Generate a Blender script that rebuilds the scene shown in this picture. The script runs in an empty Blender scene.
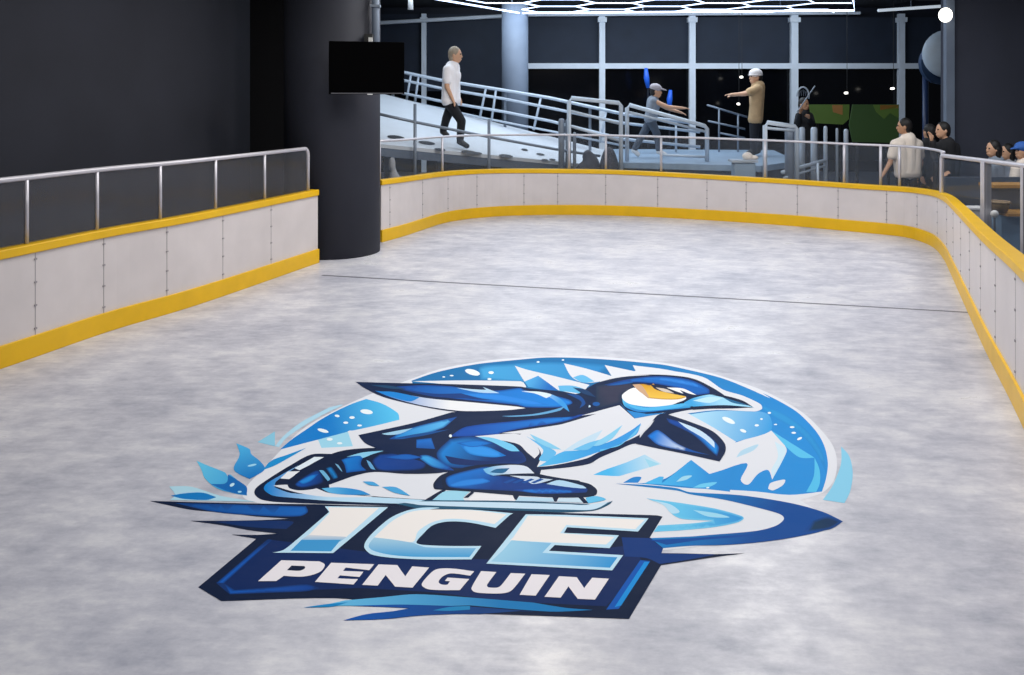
import bpy, bmesh, math, random
from mathutils import Vector, Matrix
from mathutils.geometry import delaunay_2d_cdt
random.seed(7)
S = bpy.context.scene
COL = S.collection
F, H, CX, CY = 850.0, 2.0, 512.0, 95.0     # focal length (px of 1024), eye height, principal point

def ground(px, py, z=0.0):
    d = F*(H-z)/(py-CY)
    return Vector(((px-CX)*d/F, d, z))
def at(px, py, Y):
    return Vector(((px-CX)*Y/F, Y, H-(py-CY)*Y/F))
def lin(c):
    return tuple((v/255/12.92 if v/255 <= .04045 else ((v/255+.055)/1.055)**2.4) for v in c)

# ------------------------------------------------------------------ materials
def mat(name, rgb, rough=.6, metal=0, spec=.5, noise=0, nscale=4, emit=0, emit_rgb=None, bump=0, stretch=(1,1,1)):
    m = bpy.data.materials.new(name); m.use_nodes = True
    nt = m.node_tree; b = nt.nodes['Principled BSDF']
    c = lin(rgb)
    b.inputs['Base Color'].default_value = (*c, 1)
    b.inputs['Roughness'].default_value = rough
    b.inputs['Metallic'].default_value = metal
    b.inputs['Specular IOR Level'].default_value = spec
    tc = nt.nodes.new('ShaderNodeTexCoord'); mp = nt.nodes.new('ShaderNodeMapping')
    mp.inputs['Scale'].default_value = stretch
    n = nt.nodes.new('ShaderNodeTexNoise'); n.inputs['Scale'].default_value = nscale; n.inputs['Detail'].default_value = 5
    nt.links.new(tc.outputs['Object'], mp.inputs['Vector']); nt.links.new(mp.outputs[0], n.inputs['Vector'])
    if noise:
        r = nt.nodes.new('ShaderNodeMapRange'); r.inputs['From Min'].default_value=.3; r.inputs['From Max'].default_value=.7
        r.inputs['To Min'].default_value = 1-noise; r.inputs['To Max'].default_value = 1+noise
        mx = nt.nodes.new('ShaderNodeVectorMath'); mx.operation='SCALE'; mx.inputs[0].default_value = c
        nt.links.new(n.outputs['Fac'], r.inputs['Value']); nt.links.new(r.outputs[0], mx.inputs['Scale'])
        nt.links.new(mx.outputs[0], b.inputs['Base Color'])
    if bump:
        bp = nt.nodes.new('ShaderNodeBump'); bp.inputs['Strength'].default_value=bump; bp.inputs['Distance'].default_value=.01
        nt.links.new(n.outputs['Fac'], bp.inputs['Height']); nt.links.new(bp.outputs[0], b.inputs['Normal'])
    if emit:
        b.inputs['Emission Color'].default_value = (*lin(emit_rgb or rgb), 1); b.inputs['Emission Strength'].default_value = emit
    return m

def glass_mat(name, rgb, fac, rough=.08):
    m = bpy.data.materials.new(name); m.use_nodes = True
    nt = m.node_tree; b = nt.nodes['Principled BSDF']; out = nt.nodes['Material Output']
    b.inputs['Base Color'].default_value = (*lin(rgb),1); b.inputs['Roughness'].default_value = rough
    t = nt.nodes.new('ShaderNodeBsdfTransparent'); mx = nt.nodes.new('ShaderNodeMixShader')
    n = nt.nodes.new('ShaderNodeTexNoise'); n.inputs['Scale'].default_value = 3
    r = nt.nodes.new('ShaderNodeMapRange'); r.inputs['To Min'].default_value = fac*.75; r.inputs['To Max'].default_value = fac*1.25
    nt.links.new(n.outputs['Fac'], r.inputs['Value']); nt.links.new(r.outputs[0], mx.inputs[0])
    nt.links.new(t.outputs[0], mx.inputs[1]); nt.links.new(b.outputs[0], mx.inputs[2]); nt.links.new(mx.outputs[0], out.inputs['Surface'])
    return m

def wear_nodes(nt):
    """mottled scuffed ice: returns a 0..1-ish factor socket"""
    tc = nt.nodes.new('ShaderNodeTexCoord')
    def noise(scale, det, st, rough=.6):
        mp = nt.nodes.new('ShaderNodeMapping'); mp.inputs['Scale'].default_value = st; mp.inputs['Rotation'].default_value=(0,0,.3)
        n = nt.nodes.new('ShaderNodeTexNoise'); n.inputs['Scale'].default_value=scale; n.inputs['Detail'].default_value=det; n.inputs['Roughness'].default_value=rough
        nt.links.new(tc.outputs['Object'], mp.inputs['Vector']); nt.links.new(mp.outputs[0], n.inputs['Vector']); return n.outputs['Fac']
    a = noise(.9, 7, (1,1,1), .62); b = noise(3.6, 7, (.9,1.3,1), .72); c = noise(11, 5, (.5,1.7,1), .7)
    def math_(op, x, y):
        m = nt.nodes.new('ShaderNodeMath'); m.operation = op
        for i, v in enumerate((x, y)):
            if isinstance(v, (int, float)): m.inputs[i].default_value = v
            else: nt.links.new(v, m.inputs[i])
        return m.outputs[0]
    s = math_('ADD', math_('MULTIPLY', a, .38), math_('ADD', math_('MULTIPLY', b, .44), math_('MULTIPLY', c, .18)))
    r = nt.nodes.new('ShaderNodeMapRange'); r.inputs['From Min'].default_value=.38; r.inputs['From Max'].default_value=.62
    nt.links.new(s, r.inputs['Value'])
    return r.outputs[0]

def ice_mat():
    m = bpy.data.materials.new('scuffed_ice'); m.use_nodes = True
    nt = m.node_tree; b = nt.nodes['Principled BSDF']
    w = wear_nodes(nt)
    cr = nt.nodes.new('ShaderNodeValToRGB')
    cr.color_ramp.elements[0].color = (*lin(ICE_LO),1); cr.color_ramp.elements[1].color = (*lin(ICE_HI),1)
    e = cr.color_ramp.elements.new(.5); e.color = (*lin(ICE_MID),1)
    nt.links.new(w, cr.inputs[0]); nt.links.new(cr.outputs[0], b.inputs['Base Color'])
    r = nt.nodes.new('ShaderNodeMapRange'); r.inputs['To Min'].default_value=.42; r.inputs['To Max'].default_value=.26
    nt.links.new(w, r.inputs['Value']); nt.links.new(r.outputs[0], b.inputs['Roughness'])
    b.inputs['Specular IOR Level'].default_value = .4
    bp = nt.nodes.new('ShaderNodeBump'); bp.inputs['Strength'].default_value=.15; bp.inputs['Distance'].default_value=.004
    nt.links.new(w, bp.inputs['Height']); nt.links.new(bp.outputs[0], b.inputs['Normal'])
    return m
def paint_mat():
    m = bpy.data.materials.new('paint_under_ice'); m.use_nodes = True
    nt = m.node_tree; b = nt.nodes['Principled BSDF']
    w = wear_nodes(nt)
    a = nt.nodes.new('ShaderNodeAttribute'); a.attribute_name = 'paint'
    mx = nt.nodes.new('ShaderNodeMix'); mx.data_type='RGBA'
    r = nt.nodes.new('ShaderNodeMapRange'); r.inputs['To Min'].default_value=0; r.inputs['To Max'].default_value=.012
    nt.links.new(w, r.inputs['Value']); nt.links.new(r.outputs[0], mx.inputs[0])
    nt.links.new(a.outputs['Color'], mx.inputs[6]); mx.inputs[7].default_value = (.75,.76,.8,1)
    nt.links.new(mx.outputs[2], b.inputs['Base Color'])
    b.inputs['Roughness'].default_value = .5; b.inputs['Specular IOR Level'].default_value = .03
    return m

ICE_LO, ICE_MID, ICE_HI = (150,153,168), (184,185,196), (216,216,221)
M = dict(
  ice=ice_mat(), paint=paint_mat(),
  board=mat('white_board_plastic', (205,198,198), .45, noise=.05, nscale=3),
  yellow=mat('yellow_plastic', (224,176,0), .4, noise=.05, nscale=5),
  seam=mat('seam_grey', (150,145,148), .6),
  joint=mat('ice_joint_grey', (98,98,108), .6),
  rail=mat('brushed_rail', (196,194,202), .4, metal=.35),
  bluerail=mat('pale_painted_rail', (180,192,206), .45, metal=.1),
  greyrail=mat('grey_steel_rail', (118,128,142), .4, metal=.3),
  darkwall=mat('charcoal_wall', (41,43,53), .75, noise=.12, nscale=1.2, spec=.3),
  darkcol=mat('charcoal_column', (48,50,60), .7, noise=.08, nscale=1.5, spec=.3),
  blackwall=mat('black_recess_wall', (22,22,25), .8, spec=.2),
  rightwall=mat('slate_wall', (68,71,84), .75, noise=.1, nscale=1.0, spec=.3),
  navy=mat('navy_blind', (27,37,54), .7, noise=.15, nscale=2),
  navydark=mat('dark_navy', (14,20,36), .7),
  nightglass=mat('night_glass', (7,8,12), .12, spec=.35),
  mullion=mat('pale_mullion', (222,230,240), .5, noise=.04),
  bluecol=mat('blue_grey_column', (118,130,148), .6, noise=.06),
  ramp=mat('white_ramp_deck', (202,208,216), .5, noise=.05, nscale=2),
  fascia=mat('slate_fascia', (86,98,116), .6),
  patch=mat('dark_ellipse', (14,18,28), .7),
  deck=mat('pale_blue_deck', (136,158,180), .5, noise=.15, nscale=2, stretch=(1,6,1)),
  floor2=mat('dark_tile_floor', (58,66,80), .5, noise=.1),
  ceil=mat('dark_ceiling', (18,22,34), .8),
  tv=mat('black_tv', (2,2,3), .6, spec=.02), tvtrim=mat('tv_trim', (80,80,86), .4),
  black=mat('black_plastic', (16,16,18), .5), white=mat('white_plastic', (225,225,225), .5),
  led=mat('led_tube', (200,220,255), .4, emit=3),
  lamp=mat('lamp_glow', (255,250,240), .4, emit=3),
  skin=mat('skin', (205,160,130), .55), skin2=mat('skin_tan', (186,140,108), .55),
  shirt=mat('white_cotton', (244,242,246), .8, noise=.04, nscale=8, bump=.3),
  cream=mat('cream_cotton', (232,220,208), .8, noise=.08, nscale=8, bump=.3),
  tan=mat('tan_cotton', (184,154,116), .8, noise=.15, nscale=7, bump=.4),
  blackcloth=mat('black_cloth', (22,23,28), .85), navycloth=mat('dark_trousers', (20,23,32), .85),
  greycloth=mat('grey_knit', (128,138,152), .85, noise=.1, nscale=9), legging=mat('slate_leggings', (74,84,98), .85, noise=.1),
  hairdark=mat('black_hair', (18,15,15), .6), hairgrey=mat('grey_blond_hair', (150,138,122), .7, noise=.2, nscale=20),
  helmet=mat('pale_cap', (222,216,214), .5), capgrey=mat('grey_cap', (170,164,172), .7), blue=mat('blue_cap', (50,100,180), .7),
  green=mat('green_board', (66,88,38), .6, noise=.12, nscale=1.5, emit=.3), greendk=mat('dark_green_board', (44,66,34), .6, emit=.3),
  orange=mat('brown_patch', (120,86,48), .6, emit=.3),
  wood=mat('honey_wood', (170,125,62), .5, noise=.15, nscale=6, stretch=(1,1,8)),
  counter=mat('slate_counter', (70,78,92), .5, noise=.08), steelblue=mat('steel_blue_panel', (140,170,200), .5, noise=.08),
  basket=mat('brown_wicker', (128,108,84), .8, noise=.3, nscale=30, bump=.6),
  dish=mat('frosted_white_dish', (185,200,212), .4, noise=.08, nscale=5), dishdk=mat('blue_dish', (50,72,104), .4),
  pipeblue=mat('dark_blue_pipe', (34,54,92), .4), charcoal=mat('charcoal_fabric', (58,60,70), .8, noise=.15, nscale=6, bump=.5),
  concrete=mat('pale_grey_cloth', (150,152,158), .8, noise=.2, nscale=5),
  glassl=glass_mat('smoked_barrier_glass', (88,90,97), .27), glassf=glass_mat('clear_barrier_glass', (120,130,145), .10),
  glassr=glass_mat('tinted_gate_glass', (90,100,115), .14),
)

# ------------------------------------------------------------------ mesh builder
class MB:
    def __init__(s): s.v=[]; s.f=[]
    def add(s, vs, fs):
        o=len(s.v); s.v += [Vector(p) for p in vs]; s.f += [tuple(i+o for i in f) for f in fs]; return s
    def box(s, c, d, rz=0, R=None):
        c=Vector(c); R = R or Matrix.Rotation(rz,3,'Z'); x,y,z=[k/2 for k in d]
        vs=[c+R@Vector(p) for p in ((-x,-y,-z),(x,-y,-z),(x,y,-z),(-x,y,-z),(-x,-y,z),(x,-y,z),(x,y,z),(-x,y,z))]
        return s.add(vs, [(0,3,2,1),(4,5,6,7),(0,1,5,4),(1,2,6,5),(2,3,7,6),(3,0,4,7)])
    def tube(s, pts, r, n=10, cap=True):
        pts=[Vector(p) for p in pts]; m=len(pts); rs = r if isinstance(r,(list,tuple)) else [r]*m
        up=None; rings=[]
        for i,p in enumerate(pts):
            t=(pts[min(i+1,m-1)]-pts[max(i-1,0)]).normalized()
            if up is None: up = Vector((0,0,1)) if abs(t.z)<.9 else Vector((1,0,0))
            a=t.cross(up).normalized(); b=a.cross(t).normalized(); up=b
            rings.append([p+rs[i]*(math.cos(k*2*math.pi/n)*a+math.sin(k*2*math.pi/n)*b) for k in range(n)])
        vs=[q for r_ in rings for q in r_]; fs=[]
        for i in range(m-1):
            for k in range(n):
                fs.append((i*n+k,i*n+(k+1)%n,(i+1)*n+(k+1)%n,(i+1)*n+k))
        if cap: fs += [tuple(range(n))[::-1], tuple((m-1)*n+k for k in range(n))]
        return s.add(vs,fs)
    def ell(s, c, r, n=16, m=10, R=None):
        c=Vector(c); r = r if isinstance(r,(list,tuple)) else (r,r,r); R=R or Matrix.Identity(3); vs=[];fs=[]
        for j in range(m+1):
            th=math.pi*j/m
            for k in range(n):
                ph=2*math.pi*k/n; vs.append(c+R@Vector((r[0]*math.sin(th)*math.cos(ph), r[1]*math.sin(th)*math.sin(ph), r[2]*math.cos(th))))
        for j in range(m):
            for k in range(n): fs.append((j*n+k,(j+1)*n+k,(j+1)*n+(k+1)%n,j*n+(k+1)%n))
        return s.add(vs,fs)
    def cap(s, a, b, ra, rb, n=12):
        a=Vector(a); b=Vector(b); d=b-a
        if d.length<1e-5: return s.ell(a,ra)
        t=d.normalized(); pts=[];rs=[]
        for k in range(5):
            q=math.pi/2*(1-k/4); pts.append(a-t*ra*math.sin(q)); rs.append(max(ra*math.cos(q),.0005))
        for k in range(5):
            q=math.pi/2*k/4; pts.append(b+t*rb*math.sin(q)); rs.append(max(rb*math.cos(q),.0005))
        return s.tube(pts,rs,n)
    def prism(s, poly, y0, y1):     # polygon of (x,z) extruded in y
        n=len(poly); vs=[(p[0],y0,p[1]) for p in poly]+[(p[0],y1,p[1]) for p in poly]
        return s.add(vs,[tuple(range(n)),tuple(range(2*n-1,n-1,-1))]+[(i,i+n,(i+1)%n+n,(i+1)%n) for i in range(n)])
    def build(s, name, material, parent=None, smooth=False, bevel=0, fix=True):
        me=bpy.data.meshes.new(name); org=Vector((0,0,0))
        if parent is not None: org = parent.matrix_world.translation.copy() if parent.type!='EMPTY' else parent.location.copy()
        if parent is not None and parent.parent is not None: org = parent.parent.location.copy()
        me.from_pydata([v-org for v in s.v],[],s.f)
        bm=bmesh.new(); bm.from_mesh(me)
        if fix: bmesh.ops.remove_doubles(bm, verts=bm.verts, dist=1e-5)
        bmesh.ops.recalc_face_normals(bm, faces=bm.faces); bm.to_mesh(me); bm.free()
        if smooth: me.polygons.foreach_set('use_smooth',[True]*len(me.polygons))
        me.materials.append(M[material] if isinstance(material,str) else material)
        o=bpy.data.objects.new(name,me); COL.objects.link(o)
        if parent is not None: o.parent=parent
        if bevel:
            b=o.modifiers.new('bevel','BEVEL'); b.width=bevel; b.segments=2; b.limit_method='ANGLE'
        return o
def thing(name, loc, label, cat, group=None):
    o=bpy.data.objects.new(name,None); o.location=loc; o.empty_display_size=.1; COL.objects.link(o)
    o['label']=label; o['category']=cat
    if group: o['group']=group
    return o
def struct(o): o['kind']='structure'; return o

# ------------------------------------------------------------------ rink paths (plan points with board height)
def bp(px, pyb, h): g=ground(px,pyb); return (g.x,g.y,h)
LEFT=[(-5.15,2.2,.86),(-4.45,4.2,.86),bp(0,368.5,.865),bp(110,330.5,.866),bp(200,303.5,.868),bp(318,262.5,.872)]
MAIN=[bp(381,242.3,.846),bp(406.6,235,.83),bp(439.6,224,.80),bp(462.8,219.5,.79),bp(492,216.6,.78),bp(524,215.2,.77),
      bp(558,214.7,.762),bp(605.6,215.2,.755),bp(657.6,217.2,.74),bp(706.7,220,.725),bp(746.5,222.6,.715),bp(797,226.3,.706),bp(850,231.3,.70),
      bp(887,234.8,.70),bp(908,237.6,.705),bp(924,242.3,.72),bp(936,248.5,.74),bp(945,259,.77),bp(952,273,.80),
      bp(984,343,.885),bp(1018,410,.935),(2.62,4.0,.95),(1.8,2.0,.95)]
class Path:
    def __init__(s, pts, sub=8):
        P=[Vector(p) for p in pts]; P=[2*P[0]-P[1]]+P+[2*P[-1]-P[-2]]; out=[]
        for i in range(1,len(P)-2):
            a,b,c,d=P[i-1:i+3]
            for k in range(sub):
                t=k/sub; out.append(.5*((2*b)+(c-a)*t+(2*a-5*b+4*c-d)*t*t+(3*b-a-3*c+d)*t**3))
        out.append(P[-2]); s.p=out; s.s=[0]
        for a,b in zip(out,out[1:]): s.s.append(s.s[-1]+(b.xy-a.xy).length)
        s.L=s.s[-1]
    def at(s, t):
        t=max(0,min(s.L,t))
        for i in range(len(s.p)-1):
            if s.s[i+1]>=t:
                k=(t-s.s[i])/max(1e-9,s.s[i+1]-s.s[i]); return s.p[i].lerp(s.p[i+1],k)
        return s.p[-1]
    def nrm(s, t):      # outward: paths run clockwise seen from above, so left of travel
        a=s.at(t-.08).xy; b=s.at(t+.08).xy; d=(b-a).normalized(); return Vector((-d.y,d.x))
    def find(s, px, lo=0, hi=None):
        best=None; hi=hi or s.L; n=900
        for i in range(n+1):
            t=lo+(hi-lo)*i/n; p=s.at(t); e=abs(CX+F*p.x/p.y-px)
            if best is None or e<best[0]: best=(e,t)
        return best[1]
    def strip(s, mb, t0, t1, o0, o1, z0, z1, step=.12):  # o: outward offsets; z0/z1: functions of board height
        n=max(1,int((t1-t0)/step)); vs=[];fs=[]
        for i in range(n+1):
            t=t0+(t1-t0)*i/n; p=s.at(t); q=s.nrm(t)
            for o,z in ((o0,z0(p.z)),(o1,z0(p.z)),(o1,z1(p.z)),(o0,z1(p.z))): vs.append((p.x+q.x*o,p.y+q.y*o,z))
        for i in range(n):
            a=i*4; b=a+4
            for k in range(4): fs.append((a+k,a+(k+1)%4,b+(k+1)%4,b+k))
        fs += [(3,2,1,0),(n*4,n*4+1,n*4+2,n*4+3)]
        return mb.add(vs,fs)
PL, PM = Path(LEFT), Path(MAIN)

def boards(path, seams, name, label):
    p=path.at(path.L/2); root=thing(name,(p.x,p.y,0),label,'rink barrier')
    KH=.165; CH=.07
    ts=[0]+sorted(seams)+[path.L]
    for a,b in zip(ts,ts[1:]):
        if b-a<.05: continue
        path.strip(MB(),a+.004,b-.004,0,.07,lambda h:KH-.01,lambda h:h-CH).build('board_panel','board',root)
    path.strip(MB(),0,path.L,-.02,.075,lambda h:0.0,lambda h:KH).build('kick_strip','yellow',root,bevel=.004)
    path.strip(MB(),0,path.L,-.018,.10,lambda h:h-CH,lambda h:h).build('cap_rail','yellow',root,bevel=.008)
    for t in sorted(seams):
        q=path.nrm(t); p=path.at(t); m=MB()
        rz=math.atan2(q.y,q.x)
        m.box((p.x+q.x*.004,p.y+q.y*.004,(KH+p.z-CH)/2),(.01,.006,p.z-CH-KH),rz)
        for k in range(4):
            z=KH+.05+(p.z-CH-KH-.1)*k/3; m.box((p.x-q.x*.002,p.y-q.y*.002,z),(.01,.024,.013),rz)
        m.build('joint_strip','seam',root)
    return root
seamL=[PL.find(x) for x in (35.4,104,167,223,271)]+[PL.find(0)-.35-.85*k for k in range(4)]
tcorner=PM.find(1018,PM.find(945))  # along the right side
fr_hi=max(range(len(PM.p)),key=lambda i: CX+F*PM.p[i].x/PM.p[i].y if PM.p[i].y>10.5 else -1)
far_end=PM.s[fr_hi]
seamM=[PM.find(x,0,far_end) for x in (390,422.5,448,476.7,524,557.5,606,657.6,706.7,746,797,838,887,917)]
tt=seamM[-1]+.75
while tt<PM.L-.3: seamM.append(tt); tt+=.85
boards(PL,seamL,'rink_boards','white rink boards with yellow cap and kick strip left of the dark column')
boards(PM,seamM,'rink_boards','long curving white rink boards with yellow trim around the far end and right side')

# ------------------------------------------------------------------ railings standing on the boards
def railing(path, t0, t1, posts, ztop, name, label, glass, r=.022, off=.045, round_end=False, pr=.016):
    a=path.at(t0); root=thing(name,(a.x,a.y,0),label,'railing')
    pos=lambda t,z: Vector((path.at(t).x+path.nrm(t).x*off, path.at(t).y+path.nrm(t).y*off, z))
    n=max(2,int((t1-t0)/.15)); pts=[pos(t0+(t1-t0)*i/n, ztop(t0+(t1-t0)*i/n)) for i in range(n+1)]
    if round_end:
        e=pts[-1]; d=(pts[-1]-pts[-2]).normalized(); R=.07; pts=[p for p in pts if (p-e).length>R]
        pts += [e-d*R*(1-math.sin(k*math.pi/8))-Vector((0,0,R*(1-math.cos(k*math.pi/8)))) for k in range(5)]
        pts.append(Vector((e.x,e.y,path.at(t1).z)))
    MB().tube(pts,r,12).build('handrail','rail',root,smooth=True)
    for i,t in enumerate(posts):
        if round_end and i==len(posts)-1: continue
        p=path.at(t); MB().tube([pos(t,p.z-.002),pos(t,ztop(t))],pr,10).build('post','rail',root,smooth=True)
    ed=list(posts)
    for a,b in zip(ed,ed[1:]):
        m=MB(); n=max(1,int((b-a)/.2)); vs=[];fs=[]
        for i in range(n+1):
            t=a+.02+(b-a-.04)*i/n
            for o,z in ((-.004,path.at(t).z+.004),(.004,path.at(t).z+.004),(.004,ztop(t)-.02),(-.004,ztop(t)-.02)):
                q=path.nrm(t); pp=path.at(t); vs.append((pp.x+q.x*(off+o),pp.y+q.y*(off+o),z))
        for i in range(n):
            for k in range(4): fs.append((i*4+k,i*4+(k+1)%4,i*4+4+(k+1)%4,i*4+4+k))
        fs+=[(0,1,2,3),(n*4+3,n*4+2,n*4+1,n*4)]
        m.add(vs,fs).build('glass_panel',glass,root)
    return root
lp=[PL.find(x) for x in (31,101,163.5,219,268,311)]
for k in range(3): lp.insert(0, lp[0]-.85)
railing(PL,lp[0]-.3,lp[-1],lp,lambda t:1.37,'glass_railing','silver railing with smoked glass panels on the boards left of the dark column','glassl',round_end=True)
rz_pts=[(381,1.372),(440,1.345),(600,1.327),(657,1.316),(764,1.295),(850,1.276),(946,1.27)]
def zfar(t):
    p=PM.at(t); px=CX+F*p.x/p.y
    for (a,za),(b,zb) in zip(rz_pts,rz_pts[1:]):
        if px<=b: return za+(zb-za)*max(0,(px-a))/(b-a)
    return 1.27
tf=[PM.find(x,0,far_end) for x in (382.5,445,569,606,661,764,843,880,898,938)]
railing(PM,tf[0],tf[-1]+.12,tf,zfar,'glass_railing','thin pale railing with clear glass following the curve of the far rink boards','glassf',r=.018,off=.05,pr=.02)

# railing outside the right boards
rr=thing('gate_railing',(5.51,10.9,0),'pale railing with tinted glass standing on the floor outside the right corner boards','railing')
def rpt(d): return Vector((5.51-.18*(10.9-d),d,0))
ds=[10.9,9.4,8.4,7.0,5.6]
zt=lambda d:1.225+(10.9-d)*.03
e0=rpt(10.9); MB().tube([e0,e0+Vector((0,0,zt(10.9)-.05)),e0+Vector((-.005,-.02,zt(10.9)-.01)),rpt(10.84)+Vector((0,0,zt(10.84)))]+[rpt(d)+Vector((0,0,zt(d))) for d in (10,9.4,8.4,7,5.6)],.026,12).build('handrail','rail',rr,smooth=True)
for d,r in zip(ds[1:],(.05,.03,.03,.03)): MB().box(rpt(d)+Vector((0,0,zt(d)/2)),(r*1.6,r*1.6,zt(d)-.02)).build('post','rail',rr)
for a,b in zip(ds,ds[1:]):
    p,q=rpt(a-.06),rpt(b+.06); m=MB(); n_=Vector((.006,0,0))
    vs=[p+Vector((0,0,.08))-n_,q+Vector((0,0,.08))-n_,q+Vector((0,0,zt(b)-.04))-n_,p+Vector((0,0,zt(a)-.04))-n_]
    vs+= [v+2*n_ for v in vs]
    m.add(vs,[(0,1,2,3),(7,6,5,4),(0,4,5,1),(1,5,6,2),(2,6,7,3),(3,7,4,0)]).build('glass_panel','glassr',rr)

# ------------------------------------------------------------------ floors
def poly_floor(name, pts, z, m):
    vs,_,fs,*_ = delaunay_2d_cdt([Vector(p[:2]) for p in pts],[],[list(range(len(pts)))],1,1e-5)
    return MB().add([(v.x,v.y,z) for v in vs],fs)
ice_pts=[(p.x,p.y) for p in PL.p[::3]]+[(-2.35,10.25),(-2.6,11.2),(-2.0,11.6)]+[(p.x,p.y) for p in PM.p[::3]]+[(1.6,1.2),(-5.5,1.2)]
o=poly_floor('floor',ice_pts,0,'ice').build('floor','ice'); struct(o); o['label']='scuffed pale grey ice rink surface'
me=o.data
if me.polygons[0].normal.z<0: me.flip_normals()
struct(MB().box((0,12,-.06),(30,26,.1)).build('floor_outer','floor2'))
a,b=ground(322,275.3),ground(971,312.6); d=(b-a).normalized(); q=Vector((-d.y,d.x,0))*.026
struct(MB().add([a-q+Vector((0,0,.0006)),b-q*.8+Vector((0,0,.0006)),b+q*.8+Vector((0,0,.0006)),a+q+Vector((0,0,.0006))],[(0,1,2,3)]).build('trim_ice_joint','joint'))

# ------------------------------------------------------------------ emblem painted on the ice
CR={'A':(150,420),'B':(250,340),'C':(350,350),'D':(280,420),'E':(420,420),'F':(480,350),'G':(600,350),'H':(560,420),
    'I':(700,380),'J':(690,450),'K':(190,490),'L':(340,490),'M':(500,500),'O':(600,490),'P':(300,563),'R':(0,0)}
def parse(s):
    out=[]; c='R'
    for tok in s.split():
        if tok[0].isalpha(): c=tok; continue
        corner=tok.endswith('!'); x,y=tok.rstrip('!').split(','); k=1 if c=='R' else 170/1024
        out.append((Vector((CR[c][0]+float(x)*k, CR[c][1]+float(y)*k)),corner))
    return out
def smooth_poly(s, sub=5):
    P=parse(s); n=len(P); out=[]
    for i in range(n):
        (b,cb),(c,cc)=P[i],P[(i+1)%n]
        a=b+(b-c)*.0 if cb else P[i-1][0]
        d=c if cc else P[(i+2)%n][0]
        if cb and cc: out.append(b); continue
        for k in range(sub):
            t=k/sub
            if cb: a=b-(c-b)*.3
            if cc: d=c+(c-b)*.3
            m1=(c-a)*.5; m2=(d-b)*.5
            L=(c-b).length
            for_m=[]
            if m1.length>L: m1=m1*(L/m1.length)
            if m2.length>L: m2=m2*(L/m2.length)
            out.append((2*t**3-3*t*t+1)*b+(t**3-2*t*t+t)*m1+(-2*t**3+3*t*t)*c+(t**3-t*t)*m2)
    return out
logo_c=ground(510,480)
logo=thing('ice_emblem',(logo_c.x,logo_c.y,0),'large blue and white skating penguin emblem reading ICE PENGUIN painted on the ice','painted logo')
LAYERS={}; order=[0]
def pig(c):      # pigment: the emblem's blues lean to cyan
    r,g,b=c
    if b>g*1.15 and g>r+4: k=.5 if g<130 else .86; r,g=r*k,g*(1.06 if g<130 else .985)
    return lin((r,g,b))
def shape(group, path, c1, c2=None, g=None, edge=None, ins=3.0):
    """c1 -> c2 is the paint gradient of the artwork, g=(x0,y0,x1,y1) in the first crop's frame of the path"""
    order[0]+=1; z=.0006+order[0]*.000012
    pts=smooth_poly(path)
    inner=[]
    if edge:
        ar=sum(pts[i-1].x*pts[i].y-pts[i].x*pts[i-1].y for i in range(len(pts))); sg=1 if ar>0 else -1
        for i in range(len(pts)):
            t=pts[(i+1)%len(pts)]-pts[i-1]
            if t.length<1e-6: continue
            nrm=Vector((-t.y,t.x)).normalized()*sg; q=pts[i]+Vector((nrm.x*ins,nrm.y*ins*.7))
            # keep points that really are inside, at depth
            md=min((q-((a_:=pts[j-1])+(pts[j]-a_)*max(0,min(1,(q-a_).dot(pts[j]-a_)/max(1e-9,(pts[j]-a_).length_squared))))).length for j in range(len(pts)))
            ins_=False
            for j in range(len(pts)):
                a,b=pts[j-1],pts[j]
                if (a.y>q.y)!=(b.y>q.y) and q.x<(b.x-a.x)*(q.y-a.y)/(b.y-a.y)+a.x: ins_=not ins_
            if ins_ and md>ins*.55: inner.append(q)
    allp=[Vector(p) for p in pts]+inner
    vs,_,fs,*_=delaunay_2d_cdt(allp,[],[list(range(len(pts)))],1,1e-4)
    L=LAYERS.setdefault(group,([],[],[])); o=len(L[0])
    c1=pig(c1); c2=pig(c2) if c2 else None
    for v in vs:
        w=ground(v.x,v.y,z); L[0].append(w)
        if c2 and g:
            a,b=Vector(g[:2]),Vector(g[2:]); t=max(0,min(1,(Vector(v)-a).dot(b-a)/(b-a).length_squared)); c=tuple(c1[i]+(c2[i]-c1[i])*t for i in range(3))
        else: c=c1
        if edge and min((Vector(v)-p).length for p in pts)<.05:
            e=pig(edge); c=e
        L[2].append((*c,1))
    L[1].extend(tuple(i+o for i in f) for f in fs)
fl=[0]
def flake(group, crop, x, y, rx, ry, ang, col=(225,235,240)):
    pts=[]
    for k in range(8):
        q=2*math.pi*k/8; u=rx*math.cos(q); v=ry*math.sin(q); c=math.cos(math.radians(ang)); s_=math.sin(math.radians(ang))
        pts.append('%.1f,%.1f'%(x+u*c-v*s_, y+u*s_+v*c))
    fl[0]+=1; shape('snowflake#%d'%fl[0] if group=='snowflakes' else group, crop+' '+' '.join(pts), col)

WHITE=(214,217,225); NAVY=(14,28,66); INK=(12,24,56); MID=(18,72,156); BRT=(30,116,210); SKY=(92,180,228); PALE=(190,220,236); LB=(150,205,228)
# white ground of the emblem
shape('white_ground','R 247,486 262,470 281,450 302,429.5 330,413 366,396 411,379 440,369 480,361.5 515,358 580,356 650,361 700,370 762,390 802,412 822,431 833,446 837,462 834,480 822,493 800,500! 820,512 842,521! 800,532 700,546 650,550 600,540! 400,515 300,508 258,503 243,497',WHITE)
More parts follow.
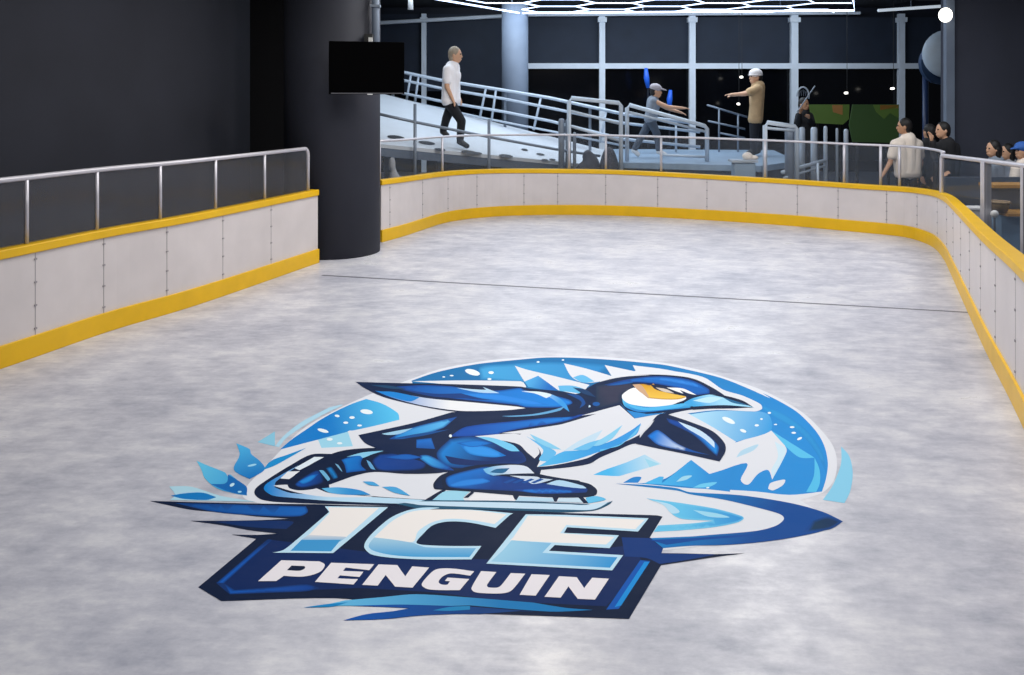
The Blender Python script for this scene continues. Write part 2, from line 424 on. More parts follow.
# disc
shape('sky_disc','C 370,185! 500,140 650,105 800,80 1000,60 F 400,45 600,48 800,60 1024,80 G 400,92 600,135 750,175 900,235 1024,290 I 380,80 500,140 600,205 700,310 750,400 770,500 760,590 735,672! J 600,270 400,250 200,238 0,230 H 500,385 330,375! F 900,500! 600,500! R 500,420 420,400!',(36,100,165),(44,138,208),(600,360,760,480))
shape('sky_disc','B 180,660! 250,600 330,545 450,465 600,390 700,355! 800,385 890,440 900,480! 760,515 620,545 600,545! 580,555 410,600!',(30,112,196),(95,190,232),(330,425,395,410))
shape('sky_disc','B 410,600! 590,552! 620,640! 430,650!',LB)
shape('sky_disc','B 150,640! 200,580 300,500 400,445 480,405! 560,390 440,450 320,520 220,590 175,645!',(165,205,226))
shape('sky_disc','B 45,615! 150,550! 150,640!',(130,190,216))
shape('sky_disc','F 0,100 200,80 400,70 600,75 800,90! 600,200 300,200 0,180!',(74,160,212),(50,135,196),(480,380,600,365),edge=(38,106,172),ins=5)
shape('white_ground','G 400,380! 540,385 680,465 820,553! I 210,378 430,305! 520,410 505,470 435,600! 410,542 350,565 290,630 245,600 280,500 65,568! H 900,325! 790,240! 640,350 500,380 330,375! 200,360 E 1024,260! R 560,470! 560,450 620,430!',WHITE)
shape('sky_disc','G 540,388! 700,368 960,370 1024,400 1024,490 820,552! 680,465',(170,214,236),(52,150,214),(690,415,770,440))
shape('sky_disc','I 300,130! 480,190 640,300 740,440 760,560! 700,440 600,320 440,220',(52,146,206),edge=(42,132,200),ins=3)
# mountains
shape('mountain_range','H 200,330! 270,300 400,255 510,208! 612,265! 540,285 400,325 350,338',(84,180,230),(186,216,232),(610,470,655,465))
shape('mountain_range','H 510,230! 540,285! 600,265!',LB)
shape('mountain_range','H 380,378! 440,345 490,345 470,378!',(45,130,200))
shape('mountain_range','H 505,382! 600,340! 625,345 615,378 680,330 790,240! 900,325! 1024,288! 1024,432! 850,412 700,395',(84,180,230),(44,136,206),(650,480,715,475))
shape('mountain_range','H 700,372! 740,340 795,335 760,360',LB)
shape('mountain_range','H 800,408! 850,385 945,374 900,402',(120,195,230))
shape('mountain_range','I 430,305! 690,468! 600,466 520,405!',(100,188,228))
shape('mountain_range','I 690,468! 720,540 722,620 700,674! 640,674! 685,580',(95,186,226))
shape('mountain_range','I 450,370! 520,410! 505,470 440,590! 430,540 470,460',(196,220,234))
shape('mountain_range','I 218,467! 250,425 350,387 320,425',(170,205,226))
shape('mountain_range','I 410,655! 425,620 510,600 500,632 440,665',WHITE)
shape('ice_crescent','I 850,400! 900,460 920,560 905,670 J 930,320! 800,300! 850,230 I 820,590 850,500',(130,195,224))
for f in (('I',172,243,42,14,25),('I',260,306,20,9,20),('I',342,273,13,7,0),('I',418,198,10,6,0),('I',555,284,14,6,0),('I',565,318,14,6,0),('I',600,353,16,7,-25),('I',370,235,8,5,0),('I',455,268,10,4,0),
          ('B',702,432,38,14,8),('B',615,467,16,8,0),('B',577,498,15,7,0),('B',440,546,34,10,15),('B',480,598,18,9,0),('B',540,622,16,7,0),('B',525,457,15,7,10),('B',660,515,14,6,0),
          ('C',738,134,46,17,15),('C',850,136,16,9,0),('C',612,154,12,4,0),('C',565,162,9,4,0),('C',840,175,12,6,0),('F',350,72,9,5,0),('F',500,60,8,4,0),('H',890,408,10,4,-10)):
    flake('snowflakes',*f)
# halo behind head, beak and wing
shape('white_halo','G 0,175! 250,120 400,122 620,162 740,238 860,275 965,325 975,355 930,370 700,362 400,388 300,300 0,300!',WHITE)
shape('white_halo','C 370,188! 700,183 1024,188 F 262,195! 275,225 0,212 C 600,208!',WHITE)
shape('white_halo','F 210,95! 290,120 460,160 660,210! 640,240 690,282! 560,262 460,240 300,222 268,190',WHITE)
shape('white_halo','F 505,80! 640,112 805,160! 720,190 620,195 550,160',WHITE)
shape('white_halo','F 750,90! 940,130! 920,92! G 400,118 600,162! 400,200 F 800,168!',WHITE)
shape('white_halo','F 268,190! 350,155! 400,190 470,242! 400,240 290,222!',(90,170,222),(26,96,186),(530,378,548,388))
shape('white_halo','F 470,215! 560,215 650,245 690,280! 600,262 480,245!',(110,180,224))
shape('white_halo','F 560,165! 620,150 690,190! 620,196',(110,180,224))
# splash
shape('ice_shard#1','A 520,140! 600,175 610,205 665,250 690,300 600,355! 505,300 540,210',(84,172,220),(24,104,184),(240,445,250,478))
shape('ice_shard#2','A 280,245! 350,275 450,315 470,340 480,325! 570,400 585,455! 500,440 400,410 330,350 310,300',(110,190,222),(60,150,206),(198,462,235,490))
shape('ice_shard#3','A 470,328! 580,400 582,452! 500,438 430,415 365,385! 440,385 465,370',(28,92,170))
flake('ice_shard#3','A',495,390,16,9,-30,(180,215,230)); flake('ice_shard#1','A',615,272,28,6,-12,(150,205,230)); flake('ice_shard#3','A',540,432,12,6,0,(150,205,230))
shape('ice_shard#4','A 115,400! 250,402 420,455 640,492! 120,482! 150,450',(165,205,222))
shape('ice_shard#5','A 125,455! 220,440 320,438 400,465! 340,482 200,475',(32,108,184))
shape('ice_shard#6','A 680,300! 730,245 830,208 940,168! 850,220 750,275',(46,128,200))
# right swoosh
shape('speed_swoosh','H 330,383! 500,390 700,410 J 0,254 300,272 600,318 800,372 922,430! 800,487 600,530 400,557 200,572 0,577 O 380,350! 280,290! 540,280 J 100,513 400,487 520,455 566,415 540,385 400,345 200,298 0,266 H 700,424',(34,110,186),(16,66,142),(700,488,760,530))
shape('speed_swoosh','J 740,425! 830,400 922,430! 840,478 680,495!',(40,52,84),(20,40,84),(810,520,842,521),edge=(20,62,136),ins=4)
shape('speed_swoosh','O 280,50! 500,80 700,113 850,155 866,172 830,195 700,222 500,242 322,252! 350,213! 560,200 680,185! 500,175 440,150 380,90',(110,188,226),(52,142,206),(680,508,740,518),edge=(130,196,228))
shape('speed_swoosh','O 300,60! 420,85 480,130 430,140 380,90',(170,210,232))
shape('speed_swoosh','O 560,120! 700,140 780,165 650,160',(150,206,230))
# banner
shape('name_banner','A 0,487! 250,494 600,502 1000,507 D 400,512 1024,524 H 0,558 300,566 580,574 618,582! O 300,285! 380,350! 370,380! 520,382 700,386 875,380! 700,402 500,432 368,452! R 629,618.8! 480,613.5! 400,606 336,598 221.5,601! K 50,585! 400,293! 250,268! 400,270 530,262! 350,240 200,212 0,185! 200,185 400,182 603,172! 400,158 200,135 A 250,540 100,510',INK)
shape('name_banner','A 150,500! 500,508 940,520! 950,555 900,580 700,578 400,555',(20,72,150),(24,88,176),(200,505,300,512),edge=(16,56,124))
shape('name_banner','K 150,190! 400,185 620,190 580,235! 350,222',(12,40,96))
shape('name_banner','K 490,300! 400,380 165,560! 250,622! 800,600 1010,590! L 300,600 600,620 M 0,605 640,640! 840,420 850,365! M 800,250 R 633,545! 500,560! 400,556!',(10,34,88))
shape('name_banner','K 495,300! 465,300 158,560! 240,628! 500,618 700,610 780,590! 700,568 500,585 270,602! 205,562!',(22,84,184),(16,58,140),(222,580,310,592),edge=(12,44,104))
shape('name_banner','M 845,362! 905,368! 715,655! 640,660!',(20,78,170))
shape('name_banner','M 870,372! 900,374! 730,635! 690,645!',(44,128,210))
shape('name_banner','O 130,285! 300,290! 380,352! 368,382! 520,384 700,388! 500,425 360,445! 280,410 150,400!',(12,48,116))
shape('name_banner','O 300,300! 540,290! 1000,260! J 400,515 R 700,540! O 400,330!',(16,66,146))
# spikes under the banner
shape('banner_spikes','P 20,268! 130,255 270,225! 500,205 700,188 1024,208 M 200,618! 400,650 560,662! 300,672 P 1024,255! 750,262 450,258 200,258',(110,180,220),(48,110,178),(340,600,500,605))
shape('banner_spikes','P 260,345! 400,308 560,290 660,272! 450,262 300,258! 600,250 800,255 1024,262! M 200,672 R 520,611! 480,614! P 900,308 700,318 500,338',(20,76,164),(22,56,120),(360,610,480,608))
shape('banner_spikes','P 20,268! 140,250 290,235! 200,262',(40,120,190))
shape('banner_spikes','P 800,285! 900,265 1024,258! 1024,280! 900,288',(60,120,180))
# far leg and skate
shape('penguin_far_skate','A 1090,204! 970,208 850,270 720,350 640,408 630,445 670,478 760,493 D 200,503 500,510 1024,526! 1024,488! 600,462 400,440 300,420',INK)
shape('penguin_far_skate','A 900,270! 800,325 700,385 688,420 740,455 850,468 D 300,487 600,500 1024,512! 1024,490! 600,466 300,450 A 850,440 750,405! 760,370',(30,116,200),(178,212,234),(268,492,330,496))
shape('penguin_far_skate','A 742,395! 830,390 1000,410! D 300,440 560,462 D 300,464 A 900,440',WHITE)
shape('penguin_far_skate','A 870,290! 990,222! 1050,228 960,272 900,302!',(214,226,236))
shape('penguin_far_skate','A 785,352! 830,310! 908,308! 838,356!',(222,224,230))
shape('penguin_far_skate','D 45,390 60,412 120,424 220,412 350,370 450,335 570,312 760,324 950,320 1060,300! 1024,200 900,170 560,168 400,180 300,208 180,270 90,330 50,372',INK)
shape('penguin_far_skate','D 90,388 140,345 230,302 262,370 200,398 130,408',(24,74,166),(14,46,110),(300,480,318,488),edge=NAVY)
shape('penguin_far_skate','D 235,303! 262,305 302,355 288,368!',(120,170,206))
shape('penguin_far_skate','D 275,290! 312,283 350,345 320,358!',(36,112,190),edge=NAVY)
shape('penguin_far_skate','D 330,262! 352,272 375,310 362,300',(130,170,204))
shape('penguin_far_skate','D 370,240! 480,203 560,195 500,230 488,270 520,303! 400,318! 388,270',(30,112,200),(20,84,170),(345,460,365,470),edge=MID)
shape('penguin_far_skate','D 400,222! 500,195 632,184! 560,205 500,228 480,215',(150,196,226))
shape('penguin_far_skate','D 600,205! 850,195 870,290 700,308 590,300 555,245',(16,58,140),(14,50,124),(380,460,420,468),edge=NAVY)
shape('penguin_far_skate','D 520,240! 545,255 575,300! 545,290',(110,160,204))
# body silhouette
shape('penguin_body','C 50,512! 200,480 400,435 612,375! 700,366 1024,350 F 400,300 600,260! 700,200 850,163 1024,150 G 200,148 400,150 560,172 680,228 760,280! 925,345! 800,352 560,358 400,392 300,440 240,530 360,596! 220,562 100,606 0,648 E 1024,262 900,284 730,300! 720,335! 690,325 600,290 200,312 0,322! D 950,318! 850,250 C 210,612! 150,588! 90,560',NAVY)
shape('penguin_body','F 700,215! 860,190 920,200! G 200,235 135,265 125,310 80,330! F 700,350!',(48,50,74),edge=(30,40,70),ins=4)
shape('penguin_body','C 600,522! 700,462 1024,425 F 400,408 640,386! 500,432 250,472 120,500 C 900,508 700,520',(20,72,170),(30,112,208),(470,434,560,424),edge=(16,60,150))
shape('penguin_body','F 130,500! 430,458! 500,445 700,385! 610,395! 700,370 840,332! 930,412! G 200,414! 385,376! 340,398 300,450 258,497 190,535 100,572 0,612 E 1000,232 800,274 705,282! 730,205 680,135 600,90 F 250,505!',WHITE)
shape('penguin_body','F 400,672! 480,620 600,588 760,560 900,490 970,440! 940,510 800,585 G 0,612 E 900,250 710,282!',SKY,(60,150,218),(545,450,600,460))
shape('penguin_body','F 280,520! 400,580 460,620 400,672! 355,660 380,600',(110,180,226))
shape('penguin_body','F 500,610! 600,545 740,480! 680,560 620,600',(186,212,230))
shape('penguin_body','G 0,600! 120,575 200,500 250,445! 210,510 130,562 0,612!',(110,184,226))
shape('penguin_body','E 330,98! 560,82 660,110 720,190 690,232! 640,190 600,150 540,132 440,115',WHITE)
shape('penguin_body','E 180,115! 300,98 420,118 520,165 600,185 640,240 600,262 500,272 300,290 150,275 100,200',(30,118,206),(12,40,102),(455,436,485,464),edge=(14,48,116),ins=6)
shape('penguin_body','E 340,100! 440,108 560,150 600,188! 540,185 440,135',(130,196,232))
shape('penguin_body','E 0,235! 80,285 210,306! 130,250 50,212 0,212!',(60,156,220),(20,80,170),(428,462,450,465),edge=(16,60,140))
shape('penguin_body','C 235,537! 340,480 480,440 645,402! 600,440 560,470 420,515 320,535',(40,120,204),(96,176,226),(395,440,440,420),edge=MID)
shape('penguin_body','C 190,505! 290,485 380,470! 300,505 230,512',(150,196,224))
shape('penguin_body','C 235,537! 400,505 600,478! 420,520',(26,70,140))
shape('penguin_body','C 400,540! 490,530! 512,596! 400,590!',(28,100,196),edge=(20,76,160))
flake('penguin_body','C',605,517,9,9,0); flake('penguin_body','F',655,338,12,7,10,(190,215,235)); flake('penguin_body','F',700,325,22,12,0,(24,80,160))
# near skate
shape('penguin_near_skate','E 20,487! 130,422 155,425 75,487!',INK)
shape('penguin_near_skate','E 75,482! 155,428 300,432! 262,467 270,487!',LB)
shape('penguin_near_skate','E 265,467! 310,430! 325,436 290,467!',INK)
shape('penguin_near_skate','E 290,485! 330,438! 560,455! 575,490!',(226,226,230))
shape('penguin_near_skate','E 575,488! 590,462! 800,470! 810,492!',(176,208,228))
shape('penguin_near_skate','E 825,492! 840,470! 960,468! 990,498!',(190,214,230))
shape('penguin_near_skate','H 155,468! 220,458 275,480 165,503!',(110,186,226))
shape('penguin_near_skate','E 555,448! 600,450! 582,482! 570,478!',INK)
shape('penguin_near_skate','E 795,458! 838,460! 822,492! 808,490!',INK)
shape('penguin_near_skate','E 950,462! 980,462! 1015,500! 985,500!',INK)
shape('penguin_near_skate','E 85,412 82,380 130,330 250,290 340,272 480,262 600,266 670,300! 720,325 850,350 960,365 H 120,370 180,386 222,420 214,452 150,464 E 850,466 600,455 300,430 110,418',INK)
shape('penguin_near_skate','E 160,345 300,300 420,282 430,332! 560,345 700,375 900,392 1005,412 1000,436 800,440 500,424 180,405',(28,102,196),(14,52,130),(470,475,480,492),edge=(12,48,118))
shape('penguin_near_skate','E 150,330! 130,360 140,412! 105,410 95,385',NAVY)
shape('penguin_near_skate','E 380,295! 450,278 560,270 640,280 690,322! 560,325 440,335! 400,320',(206,216,230),(130,180,220),(510,466,490,474))
shape('penguin_near_skate','E 420,315! 460,295 540,290! 500,320',(60,90,140))
shape('penguin_near_skate','E 540,335! 700,340! 720,350 640,368 600,350',(196,210,226))
shape('penguin_near_skate','E 650,372! 720,352 800,358! 730,378 680,385',(190,208,226))
shape('penguin_near_skate','E 760,385! 840,362 980,395! 1000,412 900,405',(170,204,230))
shape('penguin_near_skate','E 440,330! 700,322 800,352! 600,332',INK)
shape('penguin_near_skate','D 850,488! E 20,484 500,486 900,500 1000,505 H 230,512 290,496 318,486! 300,505 240,535 180,548 0,556 E 700,550 400,540 0,536! D 700,505!',(60,76,110))
shape('penguin_near_skate','D 700,492! E 0,490 500,496 900,508 H 140,512 240,500 290,494 230,530 170,542 E 900,540 500,530 0,512 D 800,505',(190,216,234))
for x in (545,600,655,712):
    shape('penguin_near_skate','E %d,352! %d,358! %d,382! %d,376!'%(x+14,x+34,x-24,x-44),(20,70,150))
shape('penguin_near_skate','E 170,390! 260,360 380,350! 420,372 300,395 200,402',(44,130,214),edge=(26,96,190),ins=2)
shape('penguin_near_skate','E 560,420! 760,412 940,425! 900,440 700,442',(34,104,200),edge=(16,60,146),ins=2)
shape('penguin_body','E 240,150! 400,160 520,215! 440,225 300,205',(52,146,226),edge=(28,108,200),ins=3)
shape('penguin_body','E 150,215! 300,240 480,250! 330,272 190,262',(10,36,96))
shape('penguin_body','F 300,505! 420,560 490,600! 420,590 340,550',(150,200,230))
shape('penguin_body','F 640,575! 740,530 860,450! 800,530 720,575',(150,200,230))
shape('penguin_body','F 560,600! 650,560 720,540! 650,600',(120,186,228))
shape('penguin_body','C 640,560! 760,545 860,560! 740,585',(34,112,204),edge=(20,84,176),ins=2)
shape('penguin_far_skate','D 620,225! 760,205 860,225! 760,240',(28,88,180),edge=(18,64,148),ins=2)
shape('penguin_far_skate','D 110,372! 180,335 230,325! 190,365 140,385',(50,120,204),edge=(26,84,176),ins=2)
# droplets
shape('ice_shard#7','D 250,412! 350,405 480,422 545,450! 400,450 300,438',(110,180,222),(52,140,204),(325,488,350,492))
shape('ice_shard#8','D 498,370! 560,372 600,397! 540,392',(80,160,212)); shape('ice_shard#9','D 615,402! 700,405 785,456! 690,438',(80,160,212))
# wing
shape('penguin_wing','C 35,192! 250,198 600,205 1024,220 F 300,232 480,248 600,275 655,320 640,360 560,400 250,410 0,425 C 800,385 700,376 560,362 400,332 200,282 95,232',NAVY)
shape('penguin_wing','C 260,222! 450,212 700,225 860,245 1024,228 F 270,242 420,268 540,300 555,322 480,345 280,345 C 1000,330 700,300 500,275 380,250',(20,74,160),(32,118,214),(400,392,540,395),edge=(16,60,144))
shape('penguin_wing','C 280,232! 500,262 700,262 860,280 F 200,300 0,300 C 700,292 500,280',(18,52,122))
shape('penguin_wing','C 560,210! 720,215 830,245! 700,232',INK)
shape('penguin_wing','C 640,228! 740,236 820,240! 800,222! 900,260! 780,256',(170,204,230))
shape('penguin_wing','C 150,245! 300,262 480,292 700,312 1000,340 F 275,350! C 950,362 700,368 540,352 380,322 240,282',(34,110,200),(228,230,234),(385,398,450,406))
shape('penguin_wing','C 170,250! 260,252 420,285! 360,310 250,282',(36,118,206))
shape('penguin_wing','F 250,245! 400,258 480,290 520,330 538,372! 500,345 470,320 420,285 350,262',(60,150,220),(200,222,238),(560,402,520,394))
shape('penguin_wing','F 250,250! 350,250 430,268 400,290! 330,262',(210,226,238))
shape('penguin_wing','F 130,398! 300,388 420,366 510,340! 480,365 350,392 200,402',(110,160,206))
shape('penguin_wing','F 520,262! 600,275 635,320 600,350! 610,310',(20,66,140))
shape('penguin_wing','F -110,262! 0,262 120,268 300,300 420,330! 300,330 120,305 0,290',(44,134,222),edge=(30,112,206),ins=2)
shape('penguin_wing','C 120,210! 240,215 340,235! 240,232',(40,60,100))
shape('penguin_wing','F 560,225! 640,240 700,285! 620,262',(24,52,100))
# head
shape('penguin_head','G 20,212! 150,180 300,160 430,162 560,185 655,235 660,262! 560,275! 500,240 400,215 300,200 200,195 100,205',(26,96,190),(22,88,178),(610,385,700,390),edge=(16,58,138))
shape('penguin_head','G 40,215! 150,190 200,195 120,210',(20,80,160))
shape('penguin_head','G 120,320! 160,360 280,385! 400,378! 210,412!',(46,134,204))
shape('penguin_head','G 132,290! 150,340 240,375 400,362 560,345! 510,320! 300,340',(34,112,196),(96,186,228),(640,410,640,402))
shape('penguin_head','G 150,310! 260,348 420,330 520,325! 480,345 300,365 200,350',(84,176,226))
shape('penguin_head','G 135,268 200,228 300,232 420,262 530,290 480,312! 430,330 300,342 180,325 138,298',(232,234,238))
shape('penguin_head','G 195,208! 260,204 300,212 322,200! 340,222 420,245 540,275! 480,296 390,298 290,290! 240,250',(206,152,36),(228,186,74),(640,385,640,396),edge=(168,118,30),ins=2)
shape('penguin_head','G 195,208! 250,212 300,290! 240,252',(196,160,130))
shape('penguin_head','G 300,205! 420,232 565,285! 480,272 340,240',INK)
shape('penguin_head','G 335,225! 400,236 450,262! 380,250',(200,190,180))
shape('penguin_head','G 400,226! 500,232 580,270! 500,262',(232,234,238))
shape('penguin_head','G 480,240! 560,268 660,268! 560,285 540,310! 460,320! 520,290',NAVY)
shape('penguin_head','G 240,170! 400,168 560,195 630,235! 520,210 380,185',(54,130,214),edge=(28,98,192),ins=2)
# beak
shape('penguin_beak','G 505,318! 560,290 660,268 740,275 850,305 925,346! 750,338 600,345 540,335',(150,206,236),(66,160,218),(710,396,700,407))
shape('penguin_beak','G 560,305! 660,282 740,290! 660,318',(180,220,240))
shape('penguin_beak','G 740,285! 860,312 900,335! 800,318',(50,90,140))
shape('penguin_beak','G 660,268! 740,272 860,305 925,346! 850,318 740,285',INK)
shape('penguin_beak','G 540,342! 750,332 925,346! 750,348 560,360!',INK)
# flipper
shape('penguin_flipper','G 400,385! 550,435 680,490 750,560 755,612 720,670! 500,622 350,592 300,582 215,564! 262,500 305,455 345,402',NAVY)
shape('penguin_flipper','G 285,518! 340,482 380,500 460,560 560,605 660,632! 480,602 350,572',(30,110,208),(214,226,238),(655,437,690,450),edge=MID)
shape('penguin_flipper','G 400,410! 500,440 640,505 715,580 705,640! 670,610 560,510 420,440',(18,66,160),(38,122,212),(680,425,716,450),edge=(14,50,120))
shape('penguin_flipper','G 470,430! 600,482 685,550 690,590! 620,530 520,470',(190,214,234))
# lettering
BL=(182,216,236)
ltr=[0]
def letter(kind, *shapes):
    ltr[0]+=1
    for s in shapes: shape('letter#%d'%ltr[0],*s)
letter('I',('K 812,98! L 290,103! K 862,380! 497,377! 560,362 620,318 838,132!',BL),
   ('K 832,104! L 235,108! K 940,285! 715,272! 842,138!',(230,226,224)),('K 715,270! 945,282! 905,310! 670,300!',(205,208,216),(120,175,212),(315,535,315,542)),('K 672,300! 908,300! 850,370! 605,366!',(70,148,202)))
letter('C',('E 562,562! 300,540 60,541 L 600,107 500,106 400,125 300,170 200,255 155,310 148,350 190,388 300,407 500,418 792,418! 852,337! 650,337 500,330 460,315 500,265 560,212 650,190 780,196 937,228! 1024,150!',BL),
   ('L 1005,146! 800,122 600,117 480,122 400,140 310,190 200,290! 340,302 440,312 470,250 550,197 650,174 780,180 930,205!',(230,226,224)),
   ('L 205,285! 330,300 440,318! 520,345 820,350! 780,404! 450,402 300,390 200,365 172,335',(160,200,222),(76,156,208),(400,538,400,556)))
letter('E',('M 155,86! 400,90 895,110! 832,190! 405,164! 385,198! 716,212! 660,290! 330,271! 295,306! 742,332! 676,424! -82,383!',BL),
   ('M 168,94! 400,100 872,118! 815,176! 400,150! 362,200! 690,222! 640,268! 330,256! 60,244! 80,225!',(230,226,224)),
   ('M 70,242! 310,260! 255,318! 708,345! 662,408! -55,370! 20,300!',(150,200,226),(58,146,206),(520,540,600,566)))
W2=(226,222,228)
letter('P',('K 550,423! 780,430! 812,450 790,488 730,513 660,522 565,517! 520,548! 410,549!',W2),('K 612,455! 690,458! 692,472 660,486 583,483!',INK))
letter('E',('K 850,438! 1110,447! 1080,483! 938,467! 922,487! 1045,492! 1021,524! 903,514! 888,532! 1012,537! 985,569! 753,553!',W2))
letter('N',('L 232,448! 345,452! 393,520! 435,460! 537,467! 437,588! 332,582! 275,512! 227,576! 133,571!',W2))
letter('G',('L 808,490! 700,475 620,472 565,485 505,545 493,575 530,597 610,603 722,603! 778,536! 648,527! 632,547! 662,550! 645,570 610,568 594,552 620,520 670,502 785,516!',W2))
letter('U',('L 850,488! 942,494! 885,572 895,586 945,588 970,575 M 65,440! 152,444! 75,540 30,560 -60,563 -150,555 -172,530',W2))
letter('I',('M 190,447! 300,452! 215,576! 118,571!',W2))
letter('N',('M 355,459! 462,465! 507,530! 555,468! 656,474! 572,600! 468,595! 412,520! 366,588! 268,583!',W2))

names={}
for key,(vs,fs,cs) in LAYERS.items():
    nm=key.split('#')[0]; me=bpy.data.meshes.new(nm)
    me.from_pydata([v-logo.location for v in vs],[],fs)
    ca=me.color_attributes.new('paint','FLOAT_COLOR','POINT')
    for i,c in enumerate(cs): ca.data[i].color=c
    bm=bmesh.new(); bm.from_mesh(me)
    for f in bm.faces:
        f.normal_update()
        if f.normal.z<0: f.normal_flip()
    bm.to_mesh(me); bm.free()
    me.materials.append(M['paint']); o=bpy.data.objects.new(nm,me); COL.objects.link(o); o.parent=logo
    names[key]=o
for k,o in names.items():
    if k.startswith('letter'): o.parent=names['name_banner']

# ------------------------------------------------------------------ column, screen, walls
cc=Vector((( (285+380)/2-CX)*10.9/F,10.9,0)); cr=.605
struct(MB().tube([cc,cc+Vector((0,0,4.3))],cr,64).build('column_dark','darkcol',smooth=False))
bpy.data.objects['column_dark'].data.polygons.foreach_set('use_smooth',[len(p.vertices)==4 for p in bpy.data.objects['column_dark'].data.polygons])
d=Vector((.332,.943,0)); w0=Vector((-4.88,6.62,0)); q=Vector((-.943,.332,0))
a=w0-d*6; b=w0+d*4.56
def wallbox(a,b,t,z,name,m,side=1):
    dd=(b-a).normalized(); n=Vector((-dd.y,dd.x,0))*t*side; mb=MB()
    vs=[a,b,b+n,a+n]; return struct(mb.add(vs+[v+Vector((0,0,z)) for v in vs],[(0,1,2,3),(4,5,6,7),(0,1,5,4),(1,2,6,5),(2,3,7,6),(3,0,4,7)]).build(name,m))
wallbox(a,b,.2,4.3,'wall_left','darkwall')
for i,t in enumerate((2.9,5.0,7.2,9.3)):
    p=a+d*t+Vector((.943,-.332,0))*.003
    pass
struct(MB().box(((a+b)/2+Vector((.943,-.332,0))*.006+Vector((0,0,.07))),(.012,(b-a).length,.14),math.atan2(.943,.332)-math.pi/2).build('baseboard_left','blackwall'))
wallbox(Vector((-5.5,13.2,0)),Vector((-2.5,13.2,0)),.2,4.3,'wall_recess','blackwall')
# grey ledge seen through the left glass
# TV
tvc=at(367,68,10.02); R=Matrix.Rotation(math.radians(17),3,'Z')
tv=thing('wall_tv',tvc-Vector((0,0,.3)),'black flat screen TV mounted on the dark round column','television')
def lb(c): return tvc+R@Vector(c)
MB().box(lb((0,0,0)),(.88,.06,.62),R=R).build('screen_case','tv',tv,bevel=.006)
MB().box(lb((.0,-.032,0)),(.82,.006,.56),R=R).build('screen','tv',tv)
MB().box(lb((.0,-.033,-.298)),(.84,.008,.012),R=R).build('bottom_trim','tvtrim',tv)
MB().box(lb((.03,-.034,-.309)),(.06,.01,.01),R=R).build('indicator','white',tv)
MB().box(lb((-.12,.12,.0)),(.1,.2,.12),R=R).build('mount_arm','black',tv)
bx=thing('junction_box',at(370,38,10.45),'small black box with white plug above the TV on the dark column','electrical box')
MB().box(at(369,38,10.46),(.1,.12,.1)).build('box_body','black',bx,bevel=.004); MB().box(at(370.5,39.5,10.39),(.045,.03,.05)).build('plug','white',bx)
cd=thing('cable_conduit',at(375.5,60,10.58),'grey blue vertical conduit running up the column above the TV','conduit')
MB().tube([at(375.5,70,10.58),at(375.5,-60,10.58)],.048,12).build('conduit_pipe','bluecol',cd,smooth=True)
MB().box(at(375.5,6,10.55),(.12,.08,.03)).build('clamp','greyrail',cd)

# right slate wall and its frame
YR=14.0
struct(MB().box(((at(953,0,YR).x+9.5+.0)/2+.0,YR+.2,2.15),(9.5-at(953,0,YR).x,.4,4.3)).build('wall_right','rightwall'))
struct(MB().box(at(949,0,YR-.02).xy.to_3d()+Vector((0,0,2.15)),(.135,.1,4.3)).build('trim_1','bluecol'))
struct(MB().box((9.5,8,2.15),(.2,12,4.3)).build('wall_side','rightwall'))
# back wall with windows
YB=22.0
xl,xr=at(330,0,YB).x, at(1000,0,YB).x
struct(MB().box(((xl+xr)/2,YB+.45,2.2),(xr-xl,.2,4.6)).build('wall_back','navydark'))
ztr=at(0,66,YB).z; ztop=at(0,17,YB).z; zb=at(0,172,YB).z
bays=[(528,602),(602,692),(692,794),(794,901),(901,950)]
for i,(x0,x1) in enumerate(bays):
    a=at(x0,0,YB).x; b=at(x1,0,YB).x
    w=struct(MB().box(((a+b)/2,YB+.12,(ztr+.3)/2),(b-a,.03,ztr-.3)).build('window_%d'%(i+1),'nightglass'))
    MB().box(((a+b)/2,YB+.1,(ztr+ztop)/2),(b-a,.03,ztop-ztr)).build('blind','navy',w)
for i,(x0,x1) in enumerate([(350,424),(424,502)]):
    a=at(x0,0,YB).x; b=at(x1,0,YB).x
    w=struct(MB().box(((a+b)/2,YB+.12,1.5),(b-a,.03,3.0)).build('window_%d'%(i+6),'nightglass')); 
    MB().box(((a+b)/2,YB+.09,3.1),(b-a,.04,2.0)).build('blind','navy',w)
k=1
for x,wd in ((424,.12),(602,.15),(692,.16),(794,.18),(901,.15)):
    k+=1; X=at(x,0,YB).x; m=MB(); m.box((X,YB,2.05),(wd,.14,4.1)); m.box((X,YB-.02,at(0,20,YB).z),(wd*1.5,.2,.12)); struct(m.build('trim_%d'%k,'mullion'))
struct(MB().box(((at(528,0,YB).x+at(950,0,YB).x)/2,YB-.01,at(0,66,YB).z),(at(950,0,YB).x-at(528,0,YB).x,.1,.14)).build('trim_7','mullion'))
a=at(350,24.5,YB-.1); b=at(530,14.5,YB-.1); struct(MB().tube([a,b],.05,8).build('trim_8','mullion'))
a=at(530,15,YB-.1); b=at(860,13,YB-.1); struct(MB().tube([a,b],.04,8).build('trim_9','mullion'))
c=at(515,0,20.5); struct(MB().tube([(c.x,20.5,0),(c.x,20.5,4.2)],.32,32).build('column_pale','bluecol',smooth=True))
struct(MB().box((1,11.5,4.35),(17.5,24,.1)).build('ceiling','ceil'))
# skyless enclosure behind the camera
struct(MB().box((1,-1,2.15),(19,.2,4.3)).build('wall_front','rightwall'))

